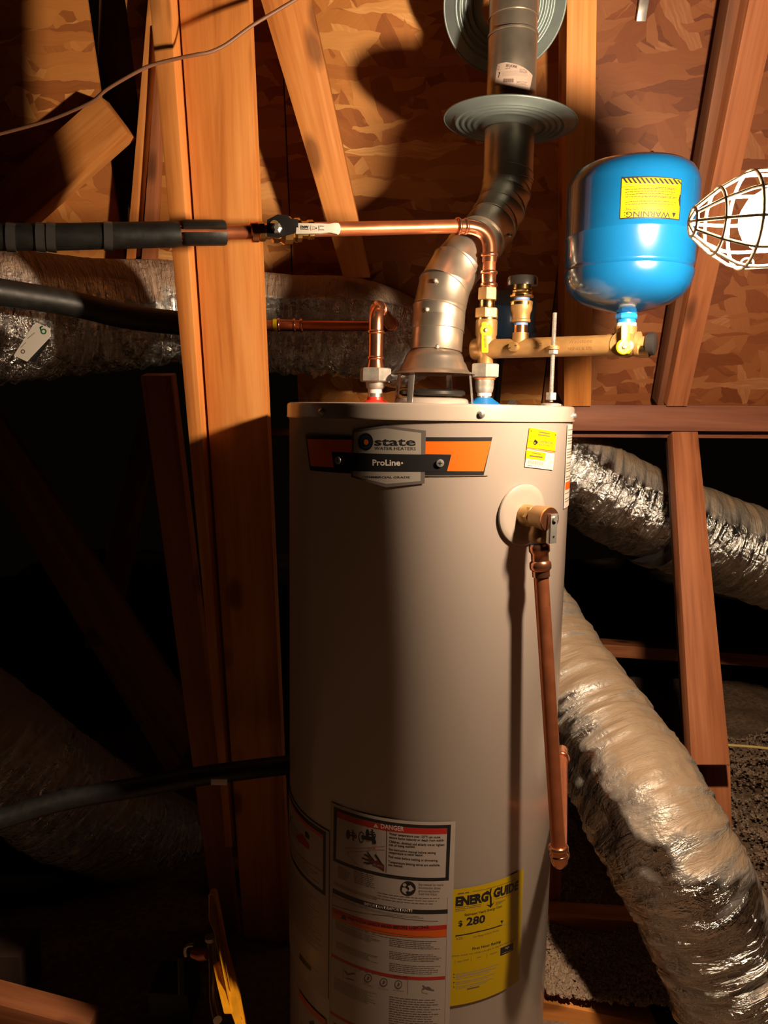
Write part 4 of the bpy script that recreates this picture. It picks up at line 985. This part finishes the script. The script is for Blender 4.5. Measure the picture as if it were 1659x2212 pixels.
# left wrap label
L2 = Print(hitT, srfT, .012).crop(620, 1720, 4.5)
sR, zT_ = L2.pix(410, 345); zb_ = hitT(706, 2160)[1]
L2.sz('paper', sz_(-.42, sR, zT_, zb_), 1); lp_ = L2.build('wrap_label', wh)
k0, k1 = L2.pix(378, 348), L2.pix(362, 962); L2.sz('black', sz_(-.40, k0[0], k0[1], k1[1]), 2)
k2 = L2.pix(352, 376); L2.sz('paper', sz_(-.39, k2[0], k2[1], k1[1]+.007), 3); k3 = L2.pix(352, 412); L2.sz('p_orange', sz_(-.39, k2[0], k2[1], k3[1]), 4)
L2.poly('p_red', [(90, 370), (150, 365), (220, 470), (215, 520), (150, 470), (85, 395)], 4); L2.poly('black', [(175, 340), (200, 345), (222, 395), (215, 420), (180, 395)], 5); L2.line('black', [(50, 195), (22, 250), (25, 380)], .004, 4)
L2.line('black', [(85, 530), (170, 610), (345, 732)], .0008, 4)
L2.words('ink', None, None, 5, 101, .4, .3, 4, sz=((-.33, k1[1]+.035), (k2[0]-.008, k1[1]+.010))); L2.words('ink', None, None, 5, 102, .4, .3, 4, sz=((-.33, k1[1]+.075), (-.24, k1[1]+.045)))
L2.words('ink', None, None, 34, 103, .4, .3, 2, sz=((-.34, k1[1]-.012), (sR-.012, zb_+.075))); L2.poly('black', [(125, 1520), (235, 1660), (232, 1700), (120, 1575)], 3)
L2.words('lightink', None, None, 4, 104, .4, .3, 2, sz=((-.30, zb_+.045), (sR-.02, zb_+.02)))
L2.build('print', lp_)
L3 = Print(hitT, srfT, .012)
a, b_ = hitT(645, 2143), hitT(704, 2202); L3.sz('paper', sz_(a[0], b_[0], b_[1]-.001, .30), 2); l3 = L3.build('lower_label', wh)
L3.sz('p_orange', sz_(a[0], b_[0], b_[1]-.001, b_[1]-.014), 3); L3.sz('black', [(a[0]+.04, b_[1]-.035), (a[0]+.055, b_[1]-.022), (a[0]+.06, b_[1]-.04), (a[0]+.066, b_[1]-.028), (a[0]+.07, b_[1]-.048), (a[0]+.05, b_[1]-.05)], 3)
L3.words('ink', None, None, 8, 110, .4, .2, 3, sz=((a[0]+.008, b_[1]-.055), (b_[0]-.006, .31))); L3.build('print', l3)
# energy label
E = Print(hitT, srfT, .012).crop(960, 1870, 7.628)
a, b_ = hitT(978.5, 1923), hitT(1120.5, 2118); E.sz('w_yellow', sz_(a[0], b_[0], a[1]+.001, b_[1]), 1); ep = E.build('energy_label', wh)
E.text('black', 'ENERG', (180, 662), (722, 570), .0150, 2, .06); E.text('black', 'Y', (722, 575), (815, 520), .0175, 2, .05); E.text('black', 'GUIDE', (800, 525), (1212, 385), .0150, 2, .06)
E.line('black', [(762, 520), (765, 640)], .0036, 2); E.poly('black', [(692, 640), (755, 650), (825, 597), (762, 692)], 3)
E.words('ink', (220, 455), (405, 475), 1, 1, .6, 0, 2); E.words('ink', (465, 430), (1190, 235), 1, 2, .1, 0, 2) if False else E.line('ink', [(465, 425), (1190, 215)], .0008, 2)
for y in (0, 28): E.line('ink', [(180, 692+y), (600, 635+y)], .0009, 2)
E.line('ink', [(180, 750), (340, 730)], .0009, 2); E.line('ink', [(840, 548), (1080, 480)], .0008, 2)
for y in (0, 22, 44): E.line('ink', [(845, 605+y), (1000-y*1.5, 565+y)], .0008, 2)
E.text('black', 'Estimated Yearly Energy Cost', (333, 830), (945, 680), .0042, 2, .015)
E.text('black', '$', (232, 1000), (300, 985), .0095, 2, .03); E.text('black', '280', (358, 985), (668, 930), .0135, 2, .035)
E.line('black', [(190, 1158), (560, 1085), (945, 978)], .0019, 2); E.line('black', [(190, 1145), (188, 1180)], .001, 2); E.poly('black', [(922, 908), (972, 898), (947, 957)], 2); E.line('lightink', [(945, 985), (1140, 930)], .0006, 2)
E.text('ink', '$ 226', (200, 1222), (298, 1205), .0036, 2); E.line('ink', [(470, 1180), (895, 1065)], .0016, 2) if False else E.text('ink', 'Cost Range of Similar Models', (470, 1188), (895, 1072), .003, 2)
E.text('black', 'First Hour Rating', (458, 1390), (925, 1262), .0045, 2, .02); E.text('ink', '(How much hot water you get in the first hour of use)', (122, 1502), (1182, 1200), .003, 2, .005)
E.poly('black', [(922, 1358), (1133, 1266), (1130, 1392), (920, 1488)], 2); E.text('white', 'high', (1000, 1375), (1065, 1352), .004, 3); E.line('lightink', [(950, 1450), (1105, 1385)], .0008, 3)
for (x, y, s_) in ((210, 1595, 'very small'), (540, 1525, 'low'), (750, 1470, 'medium')): E.text('ink', s_, (x, y), (x+(190 if x == 210 else 60 if x == 540 else 125), y-(40 if x == 210 else 15 if x == 540 else 40)), .003, 2)
E.line('ink', [(172, 1555), (168, 1630)], .0004, 2); E.line('ink', [(440, 1500), (438, 1580)], .0004, 2); E.line('ink', [(700, 1440), (695, 1520)], .0004, 2)
for k, y in enumerate((1790, 1840, 1925, 2000)):
    E.poly('black', ell(155, y, 9, 11, 10), 2); E.line('lightink', [(190, y), (520, y-60), (880-k*30, y-170+k*8)], .0011, 2); E.line('lightink', [(190, y+28), (520, y-30), (760-k*20, y-90)], .0009, 2)
E.line('ink', [(378, 2035), (570, 1990)], .0022, 2)
E.build('print', ep)

# ------------------------------------------------------------------ T&P valve and drain
s0, z0_ = hitT(1130, 1112); ph = s0/TR; nr = Vector((sin(ph), -cos(ph), 0)); p0 = srfT(s0, z0_, 0)
def curved_disc(name, s_, z_, rad, mt, par):
    V_, F_ = [srfT(s_, z_, .0042)], []; nk = 64; rr_ = [.012, .024, .036, rad-.001, rad, rad]
    for q_, r_ in enumerate(rr_):
        for k in range(nk):
            a = 2*pi*k/nk; V_.append(srfT(s_+r_*cos(a), z_+r_*sin(a), .0042 if q_ < 4 else (.0034 if q_ == 4 else .0003)))
    for k in range(nk): F_.append((0, 1+k, 1+(k+1) % nk))
    for q_ in range(len(rr_)-1):
        for k in range(nk): F_.append((1+q_*nk+k, 1+(q_+1)*nk+k, 1+(q_+1)*nk+(k+1) % nk, 1+q_*nk+(k+1) % nk))
    c = V_[0]; return solid(name, [v-c for v in V_], F_, mt, par, Matrix.Translation(c), 0, 60)
curved_disc('valve_escutcheon', s0, z0_, .0465, 'paint_cap', wh)
tv = thing('relief_valve', 'brass temperature relief valve with a steel lever on the heater side', 'valve', p0)
vb = p0+nr*.0045
lathe('valve_body', [(.0165, 0), (.0165, .010), (.0145, .014), (.0145, .020), (.0178, .024), (.0178, .044), (.0184, .045), (.0184, .050)], 'brass', tv, vb, nr, 36)
lathe('valve_cap', [(.0175, .050), (.0175, .0515), (.012, .0525), (0, .053)], 'copper_fit', tv, vb, nr, 36)
outp = vb+nr*.031
tdir = Vector((0, 0, -1))
lathe('outlet', [(.0125, .006), (.0135, .018), (.0155, .024), (.0155, .034), (.014, .036)], 'brass', tv, outp, tdir, 32)
hexa('hex_flat', .0165, .010, 'brass', tv, vb+nr*.010, nr, .5)
side = nr.cross(Vector((0, 0, 1))).normalized()
lathe('stem', [(.004, 0), (.004, .012)], 'steel', tv, vb+nr*.051+Vector((0, 0, .002)), nr, 12)
lm2 = frame(vb+nr*.056+Vector((0, 0, .010)), nr+Vector((0, 0, .12)), side)
lev = box('lever', (-.0055, -.042, -.0015), (.0055, .004, .0015), 'chrome', tv, .0006, frame(vb+nr*.056, nr+Vector((.0, 0, .10)), side) @ Matrix.Translation((0, .0, 0)) if False else frame(vb+nr*.059+Vector((0, 0, .006)), nr, side))
lw = frame(vb+nr*.059+Vector((0, 0, .006)), nr, side)
dn = -1 if (lw.to_3x3() @ Vector((0, 1, 0))).z > 0 else 1
bpy.data.objects.remove(lev)
a_, b2_ = sorted((0, dn*.040)); a_ -= .003
lev = box('lever', (-.006, a_, -.0008), (.006, b2_, .0008), 'chrome', tv, .0005, lw)
for sx_ in (-.006, .006): box('lever_flange', (sx_-.0006, a_, -.007), (sx_+.0006, b2_, .0008), 'chrome', lev, .0003, lw)
for q_ in (.006, .030): lathe('lever_hole', [(.0018, 0), (.0018, .0004)], 'black', lev, lw @ Vector((0, dn*q_, .0008)), nr, 12)
# drain tube
dr = thing('relief_drain_pipe', 'long copper drain tube hanging from the relief valve down the heater side', 'pipe', outp)
dt = outp+Vector((0, 0, -.036)); db = at(1206, 1828, 1.072)
ddir = (db-dt).normalized()
lathe('sealant', [(.0120, -.002), (.0125, .004)], 'blue_tape', dr, dt, ddir, 28)
lathe('press_adapter', [(.014, .003), (.0155, .006), (.0155, .014), (.013, .017), (.013, .028), (.0158, .031), (.0162, .036), (.0158, .040), (.0130, .043), (.0130, .052), (CP, .053)], 'copper_fit', dr, dt, ddir, 32)
tube('copper_tube', [dt+ddir*.045, db], CP, 'copper', dr, 28)
eb = db+ddir*.032; far = at(1214, 1632, 1.44); far.z = eb.z-.0
fd = (far-eb).normalized()
bead(dr, db-ddir*.002, ddir, .0155, .009); bead(dr, db+ddir*.012, ddir, .0142, .006)
tube('elbow', [db]+arc(db+ddir*.012, eb, eb+fd*.026, 12)+[eb+fd*.034], CP+.0016, 'copper_fit', dr, 28)
bead(dr, eb+fd*.028, fd, .0152, .008)
tube('copper_tube', [eb+fd*.03, far], CP, 'copper', dr, 28)
bead(dr, far-fd*.012, fd, .0155, .009); tube('coupling', [far-fd*.012, far+fd*.03], CP+.0016, 'copper_fit', dr, 28)

# ------------------------------------------------------------------ work lamp
lc = at(1601, 477, .875); ax = Vector((-1, .08, -.02)).normalized()
lamp = thing('work_lamp', 'lit caged work lamp hanging at the right edge', 'lamp', lc)
LF = frame(lc, ax, (0, 0, 1))
def cr(t): return np.interp(t, [-.13, -.11, -.06, -.02, 0, .03, .052], [.020, .030, .050, .0525, .0515, .034, .015])
nr_ = 10
for k in range(nr_):
    a = 2*pi*(k+.3)/nr_
    pts = [LF @ Vector((cr(t)*cos(a), cr(t)*sin(a), t)) for t in np.linspace(-.12, .052, 16)]
    tube('cage_wire', pts, .0019, 'lampwire', lamp, 8)
for t in (.052, .028, -.004, -.055, -.11):
    r_ = cr(t); tube('cage_ring', [LF @ Vector((r_*cos(2*pi*k/32), r_*sin(2*pi*k/32), t)) for k in range(33)], .0020, 'lampwire', lamp, 8)
for k in range(3):
    a = 2*pi*k/3+.4
    tube('cage_wire', [LF @ Vector((.015*cos(a), .015*sin(a), .052)), LF @ Vector((0, 0, .057)), LF @ Vector((.015*cos(a+pi), .015*sin(a+pi), .052))], .0018, 'lampwire', lamp, 8)
hk = LF @ Vector((-.054, 0, -.006)); hk = at(1614, 566, .875)
tube('latch_loop', [hk+Vector((.007*cos(2*pi*k/16), 0, .005*sin(2*pi*k/16)-.001)) for k in range(17)], .0011, 'chrome', lamp, 8)
prof = [(0, .0), (.012, -.0025), (.022, -.009), (.0285, -.02), (.03, -.031), (.028, -.043), (.021, -.057), (.0155, -.07), (.014, -.082)]
prof = [(r_*1.13, h_*1.1) for r_, h_ in prof]
lathe('bulb', prof, 'bulb', lamp, LF @ Vector((0, 0, .001)), ax, 32, None, 180, False)
lathe('socket', [(.016, -.16), (.019, -.15), (.019, -.085), (.0145, -.08)], 'black_plastic', lamp, LF.translation, ax, 32)
lathe('handle', [(.012, -.30), (.017, -.29), (.018, -.18), (.020, -.16)], 'orange_rubber', lamp, LF.translation, ax, 32)
tube('cord', catmull([LF @ Vector((0, 0, -.30)), LF @ Vector((-.02, 0, -.36)), LF @ Vector((-.12, 0, -.42)), LF @ Vector((-.4, .05, -.45))], 8), .004, 'black_plastic', lamp, 10)
li = bpy.data.lights.new('bulb_light', 'POINT'); li.energy = LAMP_POWER; li.color = LAMP_COLOR; li.shadow_soft_size = .026
li.use_nodes = True; ln = li.node_tree; em = ln.nodes['Emission']; fo = ln.nodes.new('ShaderNodeLightFalloff')
fo.inputs['Strength'].default_value = FALL_FAR
ma = ln.nodes.new('ShaderNodeMath'); ma.operation = 'ADD'; ma.inputs[1].default_value = FALL_NEAR
ln.links.new(fo.outputs['Linear'], ma.inputs[0]); ln.links.new(ma.outputs[0], em.inputs['Strength'])
lo = bpy.data.objects.new('bulb_light', li); C.objects.link(lo); lo.parent = lamp
lo.matrix_basis = W[lamp.name].inverted() @ Matrix.Translation(LF @ Vector((0, 0, -.031)))

# ------------------------------------------------------------------ cables
pts = [(-30, 297, 1.27), (0, 289, 1.27), (60, 273, 1.265), (110, 258, 1.26), (170, 233, 1.25), (205, 215, 1.245), (232, 192, 1.24), (290, 158, 1.235), (330, 140, 1.235), (385, 126, 1.235), (425, 118, 1.235), (455, 112, 1.24), (490, 95, 1.245), (545, 55, 1.25), (600, 22, 1.255), (660, -14, 1.26), (720, -50, 1.27)]
tag(tube('cable', catmull([at(*p) for p in pts], 6), .0027, 'cable', None, 12), 'thin brown cable draped across the top left in front of the post', 'cable')
tag(tube('cable', catmull([at(1560, 1609, 2.3), at(1610, 1612, 2.3), at(1660, 1617, 2.3), at(1740, 1628, 2.3)], 6), .0045, 'cable_y', None, 12), 'tan cable lying on the insulation at the right edge', 'cable')

# ------------------------------------------------------------------ yellow rail with fittings, lower left
yr = thing('yellow_rail', 'orange yellow rounded rail leaning at the bottom left of the heater', 'rail', at(500, 2212, 1.05))
def slab(name, pts_px, Ys, th, mt, par, bev=.002):
    P_ = [at(x, y, Y_) for (x, y), Y_ in zip(pts_px, Ys)]; c = P_[0]; n_ = len(P_)
    return solid(name, [p-c for p in P_]+[p-c+Vector((.0, th, 0)) for p in P_], [tuple(range(n_)), tuple(range(n_, 2*n_))]+[(k, (k+1) % n_, (k+1) % n_+n_, k+n_) for k in range(n_)], mt, par, Matrix.Translation(c), bev)
o6 = lambda x, y: (360+x/6.913, 1900+y/6.913)
slab('rail', [o6(*p) for p in ((620, 240), (650, 213), (705, 213), (732, 240), (780, 520), (885, 1080), (1050, 1700), (1180, 2300), (1050, 2300), (960, 2000), (830, 1500), (700, 800), (625, 600))], [1.34]*2+[1.34]*2+[1.33, 1.29, 1.22, 1.13, 1.13, 1.18, 1.25, 1.32, 1.34], .018, 'yellow_rail', yr, .003)
slab('side_plate', [o6(*p) for p in ((690, 1290), (780, 1270), (900, 1700), (985, 2010), (850, 2010), (770, 1650))], [1.26, 1.26, 1.22, 1.17, 1.17, 1.22], .01, 'yellow_rail', yr, .002)
tube('pivot_rod', [at(*o6(660, 840), 1.33), at(*o6(690, 1250), 1.30), at(*o6(700, 1800), 1.25), at(*o6(760, 2100), 1.2)], .008, 'hood', yr, 16)
tube('pivot_ring', [at(*o6(650, 850), 1.32), at(*o6(655, 900), 1.32)], .0105, 'nut', yr, 16)
tube('red_arm', [at(*o6(400, 1100), 1.33), at(*o6(520, 1130), 1.32), at(*o6(620, 1110), 1.31)], [.009, .011, .010], 'copper', yr, 16)
tube('arm_end', arc(at(*o6(290, 1140), 1.33), at(*o6(240, 960), 1.33), at(*o6(400, 975), 1.33), 8), .004, 'hood', yr, 10)
tube('hang_rod', [at(*o6(215, 1150), 1.34), at(*o6(225, 1700), 1.32)], .007, 'black_metal', yr, 10)
dk = slab('dark_case', [(-60, 1893), (140, 1888), (147, 1900), (143, 1945), (120, 1960), (-60, 1980)], [1.85]*6, .10, 'foam', None, .004)
tag(dk, 'dark case lying in the shadow at far left', 'case')
dk = slab('dark_case', [(318, 2145), (405, 2150), (412, 2212), (380, 2240), (322, 2230)], [1.45]*5, .10, 'foam', None, .004)
tag(dk, 'small dark case on the floor left of the yellow rail', 'case')

# ------------------------------------------------------------------ loose insulation granules
def granules(name, label, regions, n_, seed, parent=None):
    r_ = np.random.RandomState(seed); VV, FF = [], []
    base = np.array([(1, 0, 0), (-1, 0, 0), (0, 1, 0), (0, -1, 0), (0, 0, 1), (0, 0, -1)], float)
    fc = [(0, 2, 4), (2, 1, 4), (1, 3, 4), (3, 0, 4), (2, 0, 5), (1, 2, 5), (3, 1, 5), (0, 3, 5)]
    for i in range(n_):
        x0, x1, y0, y1, zb, zh_ = regions[r_.randint(len(regions))]
        x, y = r_.uniform(x0, x1), r_.uniform(y0, y1)
        z = zb+zh_*float(vnoise(np.array(x*14.), np.array(y*14.), 7))+r_.uniform(0, .008)
        s = r_.uniform(.003, .009); B = base*(r_.uniform(.5, 1.1, (6, 1)))*s
        a, b2 = r_.uniform(0, 6.28, 2); ca, sa, cb_, sb = cos(a), sin(a), cos(b2), sin(b2)
        R3 = np.array([[ca, -sa, 0], [sa, ca, 0], [0, 0, 1]]) @ np.array([[1, 0, 0], [0, cb_, -sb], [0, sb, cb_]])
        B = B @ R3.T+(x, y, z); k = len(VV)
        VV += B.tolist(); FF += [tuple(q+k for q in f) for f in fc]
    me = bpy.data.meshes.new(name); me.from_pydata(VV, [], FF)
    o = link(name, me, 'granule', None, None, 10, False); return tag(o, label, 'insulation', kind='stuff')
g1, g2_ = at(1200, 2170, 1.50), at(1400, 1990, 1.71)
granules('loose_insulation', 'loose crumbly insulation between the joists right of the heater', [(g1.x-.02, g2_.x+.1, 1.50, 1.74, .135, .05), (g1.x-.02, .62, 1.74, 2.25, .10, .06)], 15000, 5)
granules('loose_insulation', 'loose insulation spread on the dim floor at far right', [(.65, 1.7, 1.5, 3.0, .08, .07)], 9000, 6)
